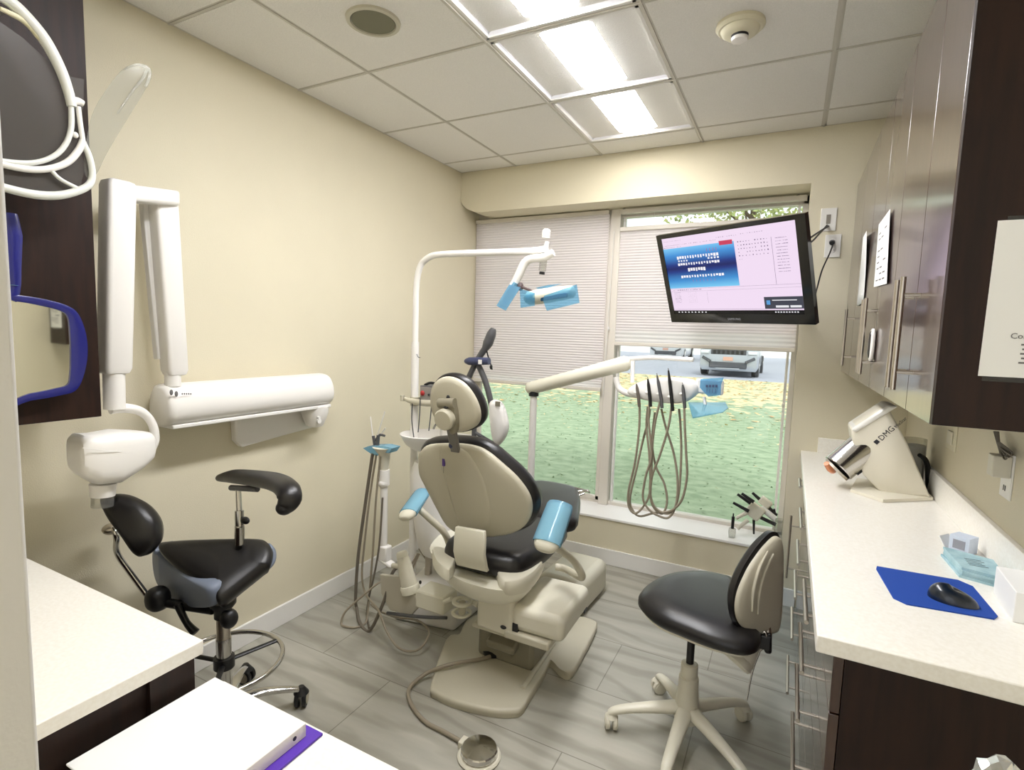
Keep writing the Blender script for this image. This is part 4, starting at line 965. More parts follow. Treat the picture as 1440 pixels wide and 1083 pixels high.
# black front pad
bo = [(1086, 748), (1095, 752), (1098, 770), (1094, 800), (1088, 840), (1086, 875), (1072, 893), (1052, 893), (1038, 880), (1031, 860), (1032, 832), (1043, 802), (1060, 774), (1074, 757)]
CN = V((.80, -.58, .12)).normalized(); BO2 = at(1070, 830, y=1.97)
sh = [(a+4, b+2) for a, b in bo]
mb = MB(); mb.slab([onpl(a, b, BO2, CN) for a, b in bo], -CN, [(-.004, .02), (0, .0), (.02, 0), (.032, .012), (.038, .035)], sub=4); bk = obj('backrest_pad', mb, m_black, t, sharp=70)
sh = [(1088, 754), (1096, 757), (1099, 772), (1099, 800), (1098, 840), (1095, 878), (1088, 890), (1060, 892), (1040, 878), (1033, 858), (1036, 832), (1050, 800), (1066, 776), (1078, 762)]
mb = MB(); mb.slab([onpl(a, b, BO2+CN*.004, CN) for a, b in sh], CN, [(0, .0), (.008, .002), (.014, .012), (.018, .04)], sub=4); obj('backrest_shell', mb, m_beige, t, sharp=70)
mb = MB()
for d in (0, 1): mb.tube([onpl(a+d*8, b+d*4, BO2+CN*.026, CN) for a, b in ((1080, 775), (1068, 800), (1060, 830), (1058, 860))], [.003, .006, .006, .003], n=8)
obj('shell_rib', mb, m_beige, t)
mb = MB(); mb.tube([at(1080, 892, y=1.96), at(1078, 870, y=1.98)], .012, smooth=False); obj('back_stem', mb, m_steel, t)

# ================================================================== DENTAL CHAIR
ct = V((1.13, 2.0, 0))
t = thing('dental_chair', 'beige and black dental treatment chair seen from behind', 'dental chair', ct)
# base plate
q = [(606, 962), (612, 975), (640, 988), (690, 1000), (722, 1001), (735, 996), (745, 980), (765, 948), (775, 930), (790, 944), (803, 947), (815, 930), (838, 885), (836, 873), (808, 866), (740, 858), (690, 862), (662, 868), (652, 880), (645, 893), (628, 899)]
pl = [onpl(a, b, V((0, 0, .03)), Z_) for a, b in q]
mb = MB(); mb.slab(pl, Z_, [(-.03, .004), (-.012, 0), (0, 0), (.006, .006), (.008, .014)], sub=4); bp_ = obj('base_plate', mb, m_beige, t, sharp=60)
mb = MB(); mb.tube([at(735, 968, z=.04), at(778, 905, z=.04)], .012, smooth=False, flat=.8); obj('base_ridge', mb, m_beige, bp_)
rec = [at(a, b, z=.0395) for a, b in ((642, 940), (672, 890), (760, 905), (724, 968))]
mb = MB(); mb.box((1.02, 2.02, .03), (1.30, 2.35, .30)); obj('lift_column', mb, m_dkbeige, t, bev=.02)
mb = MB(); mb.obox((1.16, 2.12, .17), (.14, .3, .04), (1, 0, 0), (0, 1, .3), (0, -.3, 1)); obj('lift_link', mb, m_dkbeige, t, bev=.01)
mb = MB(); mb.lathe(at(693, 918, z=.045), Z_, [(.045, 0), (.045, .012), (.03, .02)]); obj('swivel_cap', mb, m_blackp, bp_)
# pedestal block under the seat
mb = MB(); mb.obox((1.195, 1.95, .35), (.17, .20, .15)); obj('pedestal_block', mb, m_beige2, t, bev=.015)
mb = MB(); mb.obox((1.19, 1.95, .268), (.22, .17, .02)); obj('pedestal_skirt', mb, m_beige, t, bev=.008)
# motor box to the right
mb = MB(); mb.obox((1.375, 2.03, .355), (.235, .34, .105), (1, .03, 0), (-.03, 1, 0)); obj('motor_cover', mb, m_beige2, t, bev=.03, seg=4)
mb = MB(); mb.obox((1.345, 1.98, .287), (.20, .27, .035)); obj('motor_tray', mb, m_beige, t, bev=.008)
mb = MB(); p = at(724, 884, y=1.855); mb.box(p-V((.012, .0, .02)), p+V((.012, .02, .02))); p = at(708, 882, y=1.85); mb.ell(p, (.014, .01, .008)); obj('cover_latch', mb, m_blackp, t)
# seat pan: bowl
R = []
pan = [(606, 772), (612, 792), (628, 810), (655, 825), (700, 836), (735, 832), (752, 818), (762, 795), (768, 772), (740, 755), (640, 750)]
top = [onpl(a, b-6, V((0, 0, .50)), Z_) for a, b in pan]
mb = MB(); mb.slab(top, -Z_, [(0, .0), (.025, .004), (.055, .02), (.085, .05), (.095, .08)], sub=4); obj('seat_pan', mb, m_beige3, t, sharp=50)
pc = [onpl(a, b, V((0, 0, .545)), Z_) for a, b in ((700, 778), (735, 774), (764, 758), (768, 776), (752, 803), (728, 815), (703, 812))]
mb = MB(); mb.slab(pc, -Z_, [(0, .006), (.006, 0), (.045, .0), (.07, .012)], sub=3); obj('pan_side_cover', mb, m_beige2, t, sharp=50)
pc = [onpl(a, b, V((0, 0, .55)), Z_) for a, b in ((608, 772), (618, 768), (640, 780), (632, 800), (615, 790))]
mb = MB(); mb.slab(pc, -Z_, [(0, .006), (.006, 0), (.05, .0)], sub=3); obj('pan_side_cover', mb, m_beige3, t, sharp=50)
# seat cushion and leg rest
sq_ = [V((.905, 1.93, .56)), V((.96, 1.86, .56)), V((1.1, 1.835, .56)), V((1.26, 1.86, .56)), V((1.315, 1.95, .56)), V((1.32, 2.2, .56)), V((1.28, 2.42, .56)), V((1.1, 2.46, .56)), V((.90, 2.42, .56)), V((.89, 2.2, .56))]
mb = MB(); mb.slab(sq_, -Z_, [(-.05, .08), (-.045, .04), (-.03, .012), (0, 0), (.03, 0), (.05, .02), (.055, .05)], sub=4); obj('seat_cushion', mb, m_black, t, sharp=70)
LN = V((0, -.06, 1)).normalized()
lq = [V((.86, 2.36, .60)), V((1.30, 2.36, .60)), V((1.28, 2.6, .615)), V((1.20, 2.80, .625)), V((1.14, 2.87, .63)), V((.94, 2.88, .63)), V((.87, 2.80, .625)), V((.85, 2.6, .615))]
mb = MB(); mb.slab(lq, -LN, [(-.02, .05), (-.015, .02), (0, 0), (.04, .0), (.06, .02)], sub=4); obj('leg_rest', mb, m_black, t, sharp=70)
mb = MB(); mb.box((.93, 2.2, .50), (1.22, 2.78, .535)); obj('leg_rest_support', mb, m_beige2, t, bev=.01)
mb = MB(); mb.tube([at(800, 712, y=2.70), at(803, 700, y=2.78), at(812, 692, y=2.84), at(828, 690, y=2.86)], [.008, .010, .010, .007]); mb.tube([at(806, 700, y=2.80), at(822, 694, y=2.84)], .005, smooth=False); obj('toe_bar', mb, m_chrome, t)
# back rest shell and cushion
BO3 = V((1.1, 1.83, .87)); BN3 = V((.0, -cos(radians(15)), -sin(radians(15))))
shell = [(588, 648), (590, 636), (603, 626.5), (640, 625), (668, 629), (686, 638), (703, 652), (726, 673), (742, 695), (747.5, 713), (744, 731), (732, 745), (711, 753), (679, 756), (648, 752), (628, 740), (612, 713), (598, 686), (589, 667)]
so3 = [onpl(a, b, BO3, BN3) for a, b in shell]
mb = MB(); mb.slab(so3, -BN3, [(-.014, .10), (-.012, .05), (-.006, .015), (0, .002), (.012, 0), (.02, .004)], sub=4); sh3 = obj('back_shell', mb, m_beige, t, sharp=70)
mb = MB(); mb.slab(so3, -BN3, [(.018, .012), (.024, -.006), (.045, -.016), (.07, -.012), (.085, .01), (.09, .05)], sub=4); obj('back_cushion', mb, m_black, t, sharp=70)
# raised spine panel on the shell
pq = [(622, 627), (650, 632), (668, 650), (684, 685), (690, 740), (655, 752), (640, 720), (628, 680), (620, 650)]
mb = MB(); mb.slab([onpl(a, b, BO3+BN3*.012, BN3) for a, b in pq], BN3, [(-.004, 0), (.003, .002), (.006, .02)], sub=3); obj('spine_panel', mb, m_beige, sh3, sharp=70)
mb = MB(); p = onpl(624, 650, BO3+BN3*.02, BN3); mb.obox(p, (.012, .03, .006), X_, UP, BN3); obj('purple_tag', mb, mat('tag_purple', (92, 70, 140), .5), sh3); mb = MB(); mb.cyl(p-Z_*.015, p-Z_*.045, .0015, n=6); obj('tag_cord', mb, m_dkbeige, sh3)
# curved strap joining shell to pan
mb = MB(); L_ = []
for (a0_, b0_, a1_, b1_, y) in ((640, 741, 680, 748, 1.765), (638, 756, 681, 761, 1.755), (637, 775, 680, 782, 1.76), (640, 790, 683, 800, 1.775), (642, 795, 685, 805, 1.80)):
    L_.append((at(a0_, b0_, y=y), at(a1_, b1_, y=y)))
R = [[a, b, b+V((0, .02, 0)), a+V((0, .02, 0))] for a, b in L_]
mb.rings(R); obj('back_strap', mb, m_beige3, t, bev=.003, sharp=60)
# neck and head rest
HO = V((1.09, 1.69, 1.22)); HN = V((.0, -cos(radians(10)), -sin(radians(10))))
head = [(604.7, 552), (612, 536), (629, 530.5), (649, 538), (663.6, 555), (672.7, 575), (673.7, 591), (665.6, 602), (647, 609), (629, 607), (614.8, 595.7), (606, 577)]
hq = [onpl(a, b, HO, HN) for a, b in head]
mb = MB(); mb.slab(hq, -HN, [(-.008, .05), (-.005, .02), (0, .003), (.014, 0), (.02, .004)], sub=4); obj('headrest_shell', mb, m_beige, t, sharp=70)
mb = MB(); mb.slab(hq, -HN, [(.018, .01), (.022, -.004), (.04, -.008), (.06, -.004), (.075, .02), (.08, .04)], sub=4); obj('headrest_cushion', mb, m_black, t, sharp=70)
mb = MB(); hh = HO+HN*.02
mb.tube([onpl(618, 567, hh, HN), onpl(640, 567, hh, HN)], .019, smooth=False, n=14); mb.slab([onpl(a, b, hh-HN*.01, HN) for a, b in ((628, 563), (640, 563), (645, 585), (644, 605), (636, 609), (630, 590))], HN, [(-.01, 0), (.012, 0), (.018, .006)], sub=3)
obj('headrest_bracket', mb, m_dkbeige, t, sharp=50)
kc = onpl(625, 590, HO+HN*.045, HN); mb = MB(); mb.lathe(kc, HN, [(.038, -.02), (.041, -.01), (.041, .008), (.036, .014), (.02, .015)]); obj('headrest_knob', mb, m_beige, t)
mb = MB(); n0 = onpl(634, 598, HO+HN*.015, HN); n1 = onpl(641, 636, BO3+BN3*.012, BN3); mb.rings([[c+X_*sx_*.020+V((0, sy_*.009, 0)) for sx_, sy_ in ((-1, -1), (1, -1), (1, 1), (-1, 1))] for c in (n0, (n0+n1)/2, n1)]); obj('headrest_stem', mb, mat('stem_slate', (118, 114, 108), .4), t, bev=.004)
mb = MB(); p = onpl(634, 626, BO3+BN3*.03, BN3); mb.ell(p, (.009, .009, .014)); obj('stem_lever', mb, m_navy2, t)
mb = MB(); p = onpl(630, 560, HO+HN*.012, HN); mb.ell(p, (.008, .006, .012)); p = onpl(627, 573, HO+HN*.035, HN); mb.ell(p, (.01, .006, .006)); obj('headrest_slot', mb, m_blackp, t)
# arm rests
def armrest(a, b, r, lab, film, base_pts, flat=.55):
    a, b = V(a), V(b); d = (b-a); mb = MB()
    mb.tube([a-d*.06, a, a+d*.12, a+d*.5, b-d*.1, b], [r*.5, r*.82, r, r, r*.95, r*.55], n=18, flat=flat, side=(0, -.8, .6)); pad = obj('arm_rest', mb, m_beige2, t, label=lab, sharp=70)
    mb = MB(); c0 = a+d*film; mb.tube([c0, a+d*(film+.1), a+d*.6, b-d*.03, b+d*.03], [r*1.10, r*1.12, r*1.1, r*1.05, r*.9], n=14, flat=flat+.04, side=(0, -.8, .6)); obj('barrier_sleeve', mb, m_blue, pad, label='light blue plastic barrier sleeve')
    mb = MB(); mb.tube(base_pts, [.016]*len(base_pts)); obj('arm_support', mb, m_beige, pad)
armrest(at(766, 772, y=1.80), at(788, 710, y=1.93), .052, 'arm rest on the window side', .12, [at(776, 765, y=1.86), at(790, 775, y=1.92), at(808, 790, y=1.98), at(818, 812, y=2.02), at(795, 800, y=2.1), V((1.36, 2.1, .50))])
armrest(at(570, 728, y=1.88), at(594, 693, y=2.06), .042, 'arm rest on the left wall side', .16, [at(592, 718, y=1.98), at(605, 730, y=1.98), at(624, 748, y=1.98), V((.87, 2.0, .53))])

# ================================================================== UNDER / BEHIND CHAIR
bx = [V((1.02, 2.62, 0)), V((1.30, 2.60, 0)), V((1.34, 2.95, 0)), V((1.10, 3.0, 0))]
t = thing('floor_utility_cover', 'rounded beige utility cover on the floor beyond the chair', 'utility cover', (1.18, 2.8, 0))
obj('cover', MB().obox((1.19, 2.80, .10), (.27, .42, .20), (1, -.05, 0), (.05, 1, 0)), m_beige2, t, bev=.05, seg=5)
obj('side_vent', MB().box((1.322, 2.62, .03), (1.326, 2.66, .05)), m_blackp, t)

# cuspidor unit -----------------------------------------------------------
cy = 2.30
t = thing('cuspidor_unit', 'white cuspidor unit with bowl behind the chair at the left wall', 'cuspidor', (at(610, 770, y=cy).x, cy, at(610, 772, y=cy).z))
c0 = at(603, 640, y=cy); c1 = at(606, 775, y=cy)
rows = [(600, 650, .10), (600, 665, .125), (600, 700, .125), (604, 740, .12), (608, 768, .115), (610, 778, .10)]
R = []
for px, py, r in rows:
    c = at(px+8, py, y=cy); R.append([c+V((cos(a)*r, sin(a)*r*.8, 0)) for a in [2*pi*i/32 for i in range(32)]])
obj('body', MB().rings(R), m_xray, t, sharp=60)
bc = at(600, 612, y=cy-.02); mb = MB()
mb.lathe(bc, Z_, [(.03, -.085), (.07, -.075), (.11, -.045), (.135, -.005), (.14, .008), (.132, .01), (.12, -.005), (.08, -.035), (.02, -.045)], n=40); obj('bowl', mb, m_xray, t, sharp=60)
mb = MB(); mb.tube([bc+V((.02, .1, -.03)), bc+V((.02, .1, .04)), bc+V((.02, .06, .055)), bc+V((.02, .03, .03))], .006); obj('spout', mb, m_chrome, t)
mb = MB(); mb.cyl(bc-Z_*.08, at(600, 655, y=cy), .03, .045); obj('bowl_neck', mb, m_xray, t)
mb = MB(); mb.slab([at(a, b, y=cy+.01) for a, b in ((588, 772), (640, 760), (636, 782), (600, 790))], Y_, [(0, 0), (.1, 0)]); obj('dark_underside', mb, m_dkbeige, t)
mb = MB()
for a, b, c_, d_ in ((588, 778, 578, 795), (590, 778, 580, 800)): mb.cyl(at(a, b, y=cy-.05), at(c_, d_, y=cy-.08), .006)
mb.cyl(at(603, 778, y=cy), V((at(603, 778, y=cy).x, cy, .12)), .02); obj('support_rod', mb, m_steel, t)
# junction box on the floor
jb = [at(a, b, y=2.24) for a, b in ((578, 800), (634, 772), (638, 790), (596, 862), (572, 852))]
t2 = thing('utility_box', 'white slanted utility box on the floor behind the left arm rest', 'utility box', (.62, 2.3, 0))
q = [V((.46, 2.10, 0)), V((.80, 2.16, 0)), V((.80, 2.46, 0)), V((.44, 2.46, 0))]
mb = MB(); mb.rings([q, [V((.47, 2.12, .14)), V((.79, 2.18, .20)), V((.79, 2.45, .26)), V((.46, 2.45, .22))]]); obj('cover', mb, m_white, t2, bev=.02, seg=4)
mb = MB(); mb.ell(at(591, 819, y=2.115), (.007, .006, .010)); obj('lock', mb, m_blackp, t2)
# light post --------------------------------------------------------------
py = 2.30
t = thing('operatory_light_post', 'white bent light post rising behind the chair with a lamp on its arm', 'light post', V((at(583, 640, y=py).x, py, .12)))
B0 = at(583, 600, y=py); x0 = at(584, 480, y=py).x; z1 = at(584, 481, y=py).z; zt_ = at(640, 357, y=py).z; px0 = x0
obj('lower_post', MB().cyl((px0, py, .12), (px0, py, z1), .0205), m_xray, t)
mb = MB(); xe = at(765, 358, y=py).x
mb.tube([(px0, py, z1-.01), (px0, py, z1+.15), (px0+.004, py, zt_-.14), (px0+.03, py, zt_-.05), (px0+.09, py, zt_-.008), (px0+.16, py, zt_), (px0+.3, py, zt_), (xe-.1, py, zt_-.005), (xe, py, zt_)], [.0165]*9, n=14, sub=5); obj('bent_arm', mb, m_xray, t)
mb = MB(); mb.tube([at(586, 498, y=py-.021), at(588, 502, y=py-.021), at(591, 503, y=py-.019)], .002, n=5); obj('post_clip', mb, m_slate, t)
# swivel spindle
sa, sb = at(769, 322, y=py), at(762, 386, y=py); sd = sb-sa
mb = MB(); mb.cyl(at(770, 340, y=py), at(767, 352, y=py), .012); mb.cyl(sa+sd*.06, sa+sd*.2, .019); mb.cyl(sa+sd*.42, sa+sd*.52, .021); obj('spindle', mb, m_white, t)
mb = MB(); mb.tube([sa, sa+sd*.04, sa+sd*.17], [.012, .02, .02], n=18, smooth=False); obj('spindle_cap', mb, m_white, t, bev=.004)
mb = MB(); mb.cyl(sa+sd*.65, sa+sd*.92, .017); obj('spindle_tail', mb, m_clear, t); mb = MB(); mb.cyl(sa+sd*.94, sa+sd, .013); obj('tail_ring', mb, m_blackp, t)
ly = py-.03
mb = MB(); mb.tube([at(778, 355, y=ly), at(765, 362, y=ly), at(748, 364, y=ly), at(738, 370, y=ly), at(729, 388, y=ly), at(715, 416, y=ly)], [.017, .018, .018, .020, .020, .019], n=14); obj('lamp_arm', mb, m_white, t)
mb = MB(); mb.slab([at(a, b, y=ly-.03) for a, b in ((716, 400), (732, 404), (711, 437), (698, 430))], Y_, [(0, .0), (.002, 0)]); mb.tube([at(727, 398, y=ly), at(718, 412, y=ly), at(706, 432, y=ly)], [.026, .029, .026], smooth=False, flat=.6); obj('barrier_film', mb, m_blue, t, label='blue barrier film on the lamp arm end')
mb = MB(); mb.ell(at(732, 403, y=ly), (.014, .014, .02)); mb.tube([at(732, 403, y=ly), at(750, 410, y=ly-.02)], .006, smooth=False); obj('lamp_joint', mb, mat('joint_brown', (92, 76, 76), .5), t)
# lamp head
la, lb = at(742, 420, y=ly-.03), at(806, 410, y=ly-.03); ld = (lb-la)
mb = MB(); mb.tube([la-ld*.05, la+ld*.05, la+ld*.3, la+ld*.6, la+ld*.95, lb+ld*.02], [.02, .042, .046, .044, .038, .02], n=18, flat=.75); lh = obj('lamp_head', mb, m_beige2, t, sharp=70)
mb = MB(); mb.obox(la+ld*.66+V((0, -.036, -.016)), (.13, .012, .022), ld, Y_); obj('lamp_lens', mb, mat('lamp_lens_dark', (24, 66, 92), .25), lh, bev=.005)
mb = MB(); mb.slab([at(a, b, y=ly-.085) for a, b in ((765, 416), (811, 400), (815, 426), (769, 437), (764, 424))], Y_, [(0, 0), (.001, 0)]); obj('lamp_film', mb, m_bluec, lh); mb = MB(); mb.slab([at(a, b, y=ly+.03) for a, b in ((753, 405), (770, 401), (790, 399), (760, 408))], Y_, [(0, 0), (.001, 0)]); mb.slab([at(a, b, y=ly-.075) for a, b in ((731, 406), (752, 412), (752, 430), (732, 433))], Y_, [(0, 0), (.001, 0)]); obj('lamp_film', mb, m_bluec, lh)
# tray clamp & box on post
t = thing('control_box', 'small grey electric box on a bracket of the light post', 'control box', at(600, 572, y=2.28))
p = at(597, 552, y=2.26); mb = MB(); mb.box(p-V((.03, .0, .045)), p+V((.15, .12, .035))); obj('case', mb, m_slate, t, bev=.003)
mb = MB(); mb.box(p+V((-.026, -.003, -.04)), p+V((.05, .001, .03))); obj('front_plate', mb, mat('grey_front', (150, 146, 140), .5), t)
mb = MB(); mb.ell(at(594, 553, y=2.25), (.012, .01, .014)); obj('red_plug', mb, m_red, t)
mb = MB(); mb.ell(at(603, 555, y=2.25), (.006, .006, .006)); obj('dial', mb, m_blackp, t)
mb = MB(); mb.tube([p+V((-.02, .03, .036)), p+V((.02, .03, .05)), p+V((.09, .03, .04))], .007); obj('lead', mb, m_blackp, t)
mb = MB(); mb.tube([at(569, 560, y=2.26), at(578, 564, y=2.26), at(600, 567, y=2.26), at(630, 566, y=2.27)], [.008, .015, .018, .018]); mb.tube([at(566, 556, y=2.26), at(566, 564, y=2.26)], .012, smooth=False); mb.cyl(at(584, 570, y=py-.0), at(584, 558, y=py-.0), .027); obj('bracket', mb, m_beige, t)
mb = MB(); mb.tube([at(580, 566, y=2.25), at(579, 590, y=2.25), at(582, 615, y=2.25)], .003); mb.tube([at(591, 560, y=2.24), at(590, 585, y=2.24), at(588, 608, y=2.24)], .003); mb.tube([at(607, 570, y=2.25), at(605, 590, y=2.25), at(603, 606, y=2.25)], .003); obj('hanging_lead', mb, m_slate, t)

# assistant instrument post ----------------------------------------------
ay = 2.10
cxp = at(540, 700, y=ay).x
t = thing('assistant_instrument_post', 'white assistant post with blue film and grey hoses left of the chair', 'instrument post', V((cxp, ay, at(541, 800, y=ay).z)))
zt2 = at(538, 668, y=ay).z; zb2 = at(541, 772, y=ay).z
obj('post', MB().cyl((cxp, ay, zb2), (cxp, ay, zt2), .019), m_white, t)
mb = MB(); mb.cyl((cxp, ay, zt2-.05), (cxp, ay, zt2+.03), .028); mb.ell((cxp-.0, ay-.005, zt2-.04), (.028, .028, .025)); obj('post_collar', mb, m_white, t)
mb = MB(); mb.lathe((cxp, ay, zt2+.03), Z_, [(.022, 0), (.026, .03), (.03, .08), (.052, .11), (.06, .118)]); obj('holder_cup', mb, m_beige2, t)
fp = at(533, 632, y=ay); mb = MB(); mb.slab([at(a, b, y=ay) for a, b in ((516, 629), (524, 626), (545, 626), (557, 629), (552, 636), (540, 634), (534, 640), (526, 636))], -Y_, [(-.035, .0), (.03, 0)]); obj('barrier_film', mb, m_blue, t)
mb = MB()
for a, b, c_, d_, r in ((527, 626, 525, 613, .008), (531, 626, 532, 612, .009)): mb.cyl(at(a, b, y=ay), at(c_, d_, y=ay), r)
mb.tube([at(528, 620, y=ay), at(534, 612, y=ay), at(541, 613, y=ay)], [.006, .007, .006]); obj('suction_valve', mb, m_slate, t)
mb = MB(); mb.cyl(at(524, 613, y=ay), at(521, 586, y=ay), .003, n=8); mb.cyl(at(531, 612, y=ay), at(541, 579, y=ay), .003, n=8); mb.cyl(at(535, 612, y=ay), at(542, 602, y=ay), .003, n=8); obj('saliva_tip', mb, m_white, t)
mb = MB(); mb.obox((cxp+.01, ay, zb2-.02), (.055, .05, .08)); mb.obox((cxp+.02, ay, zb2-.065), (.09, .05, .02), (1, 0, -.3)); obj('post_bracket', mb, m_white, t, bev=.008)
def hose(pts, r, m, label, y=ay-.03, cat='hose', grp=None):
    q = []
    for p in pts:
        v = at(p[0], p[1], y=p[2]) if len(p) > 2 else at(p[0], p[1], y=y)
        v.z = max(v.z, r+.001); q.append(v)
    o = obj('hose', MB().tube(q, r, n=10, sub=8), m); tag(o, label, cat, grp); return o
# hoses: fall from the cup, loop near the floor and return to the canister
hose([(524, 638), (515, 700), (504, 780), (500, 840), (502, 885), (506, 905, 1.98), (520, 890, 1.95), (540, 845, 1.98), (548, 815, 2.0), (556, 800, 2.04), (566, 795, 2.06)], .0085, m_hosed, 'thick grey suction hose falling left of the post, leftmost of the hoses')
hose([(529, 640), (520, 700), (512, 770), (509, 810), (514, 835), (526, 850, 1.97), (534, 862, 1.94), (545, 890, 1.9), (562, 912, 1.88), (585, 915, 1.9), (600, 900, 1.95), (602, 885, 2.0), (585, 872, 2.05), (560, 868, 2.06), (535, 860, 2.06), (522, 850, 2.08)], .0055, m_hose, 'grey hose looping out to the right beside the chair base')
hose([(535, 642), (529, 700), (524, 780), (518, 850), (514, 900, 2.0), (500, 915, 1.94), (486, 905, 1.92), (480, 880, 1.93), (486, 860, 1.95), (510, 838, 2.0), (532, 820, 2.04), (538, 818, 2.07)], .0055, m_hose, 'grey hose making the leftmost loop near the floor')
hose([(538, 700), (534, 760), (528, 800), (519, 840), (516, 890), (519, 915, 1.97)], .005, m_hosed, 'thin grey hose hanging straight down nearest the post')
# canister, bracket arm
t = thing('solids_collector', 'beige conical collector canister on a bracket at the chair base', 'collector', at(577, 835, y=2.0))
a, b = at(566, 782, y=2.0), at(577, 828, y=2.0); ad = (b-a)
obj('canister', MB().tube([a, a+ad*.3, b], [.028, .034, .042], n=28, smooth=False), m_beige2, t)
obj('canister_lid', MB().tube([a-ad*.14, a-ad*.06, a+ad*.02], [.022, .029, .029], n=28, smooth=False), m_beige3, t, bev=.003)
obj('canister_ring', MB().tube([b-ad*.12, b-ad*.04, b+ad*.12], [.043, .047, .045], n=28, smooth=False), m_beige3, t, bev=.002)
mb = MB(); mb.tube([at(552, 795, y=2.0), at(562, 797, y=2.0)], .012, smooth=False); obj('hose_port', mb, m_beige2, t)
t = thing('chair_side_bracket', 'beige folding bracket with white cup rings beside the chair base', 'bracket', at(610, 860, y=1.98))
mb = MB(); mb.obox((at(605, 847, y=1.96)+V((0, .05, 0))), (.16, .12, .085), (1, 0, 0), (0, 1, 0)); obj('bracket_cover', mb, m_beige3, t, bev=.008)
mb = MB(); mb.slab([at(a, b, y=1.98) for a, b in ((534, 808), (562, 812), (592, 850), (578, 866), (548, 858), (536, 835))], Y_, [(0, 0), (.02, 0)]); obj('hinge_plate', mb, mat('bracket_grey', (186, 180, 164), .5), t, bev=.003)
mb = MB(); mb.tube([at(545, 862, y=2.0), at(575, 866, y=1.97), at(600, 868, y=1.96), at(628, 869, y=1.96)], .008); obj('bracket_rail', mb, m_slate, t)
def ringm(c, r0_, r1_, h): 
    return MB().rings([[c+V((cos(a)*r, sin(a)*r, z)) for a in [2*pi*i/32 for i in range(32)]] for r, z in ((r1_, 0), (r0_, 0), (r0_, h), (r1_, h))], closed=True, cap=False)
c = at(650, 848, y=1.93); obj('cup_ring', ringm(c, .045, .028, .012), m_beige3, t, bev=.002)
c2_ = at(649, 862, y=1.93); obj('cup_ring', ringm(c2_-Z_*.004, .045, .032, .010), m_beige3, t, bev=.002)
obj('cup_stem', MB().cyl(c-Z_*.05, c+Z_*.005, .016), m_beige, t)
mb = MB(); mb.tube([at(625, 846, y=1.95), at(635, 842, y=1.94)], .01, smooth=False); mb.tube([c+V((.04, .03, 0)), V((1.06, 1.95, c.z))], .012, smooth=False); obj('ring_arm', mb, m_beige3, t)
# foot control and its cable ---------------------------------------------
fc = at(674, 1054, z=.028); t = thing('foot_control', 'round chrome foot control pedal on the floor in front of the chair', 'foot control', (fc.x, fc.y, 0))
c = V((fc.x, fc.y, 0))
obj('base_disc', MB().lathe(c, Z_, [(.075, 0), (.078, .006), (.072, .012)], n=40), m_beige2, t)
obj('pedal_disc', MB().lathe(c, Z_, [(.062, .012), (.066, .016), (.066, .032), (.062, .036), (.002, .046)], n=18), m_chrome, t, sharp=12)
mb = MB(); mb.tube([c+V((-.07, .0, .010)), c+V((-.06, .05, .010)), c+V((0, .078, .010))], .006); mb.box(c+V((-.085, -.01, 0)), c+V((-.06, .03, .03))); obj('cable_clamp', mb, m_beige2, t, bev=.003)
q = [V((1.12, 2.12, .05)), at(730, 900, z=.055), at(712, 914, z=.052), at(680, 926, z=.052), at(645, 932, z=.062), at(622, 938, z=.056), at(598, 948, z=.03), at(576, 968, z=.010), at(578, 990, z=.010), at(598, 1015, z=.010), at(622, 1028, z=.010), c+V((-.075, .012, .014))]
tag(obj('control_cable', MB().tube(q, .0085, n=10, sub=8), m_hose), 'grey cable curving over the floor from the chair to the foot control', 'cable')

# ================================================================== DELIVERY ARM
dy = 2.86
A = at(750, 545, y=dy); B = at(880, 511, y=dy)
t = thing('delivery_unit', 'white delivery unit arm with instrument holders in front of the window', 'delivery unit', V((at(750, 668, y=dy).x, dy, 0)))
px_ = at(749, 600, y=dy).x
obj('post', MB().cyl((px_, dy, .0), (px_, dy, A.z-.03), .021), m_white, t)
obj('arm_pivot', MB().cyl((px_, dy, A.z-.05), (px_, dy, A.z-.02), .03), m_blackp, t)
d = (B-A).normalized()
mb = MB(); mb.tube([A-d*.045, A-d*.03, A, A+(B-A)*.5, B, B+d*.03], [.02, .035, .038, .039, .042, .026], n=22, smooth=False); obj('flex_arm', mb, m_beige3, t, bev=.006, sharp=50)
e = at(884, 515, y=dy)
mb = MB(); mb.tube([at(866, 530, y=dy-.02), at(870, 545, y=dy-.02), at(882, 553, y=dy-.03), at(900, 556, y=dy-.04)], .017); obj('head_elbow', mb, m_white, t)
mb = MB(); mb.tube([at(884, 505, y=dy), at(920, 503, y=dy-.02), at(975, 506, y=dy-.04)], .012, flat=1.0); mb.cyl(at(890, 508, y=dy-.01), at(889, 538, y=dy-.03), .011); obj('tray_bar', mb, m_white, t)
hc = at(934, 546, y=dy-.06)
out = [(884, 552), (892, 541), (915, 533), (945, 531), (972, 534), (984, 543), (980, 555), (962, 566), (935, 566), (905, 561)]
mb = MB(); mb.slab([at(a, b, y=dy-.06) for a, b in out], Y_, [(-.06, .02), (-.045, .004), (-.02, 0), (.04, 0), (.07, .02)], sub=3); hd = obj('control_head', mb, m_white, t, sharp=60)
TY = dy-.13
tips = [(895, 540, 898, 560, m_syr), (911, 533, 914, 560, m_blackp), (924, 528, 930, 562, m_slate), (940, 521, 945, 566, m_blackp), (960, 541, 962, 562, m_slate)]
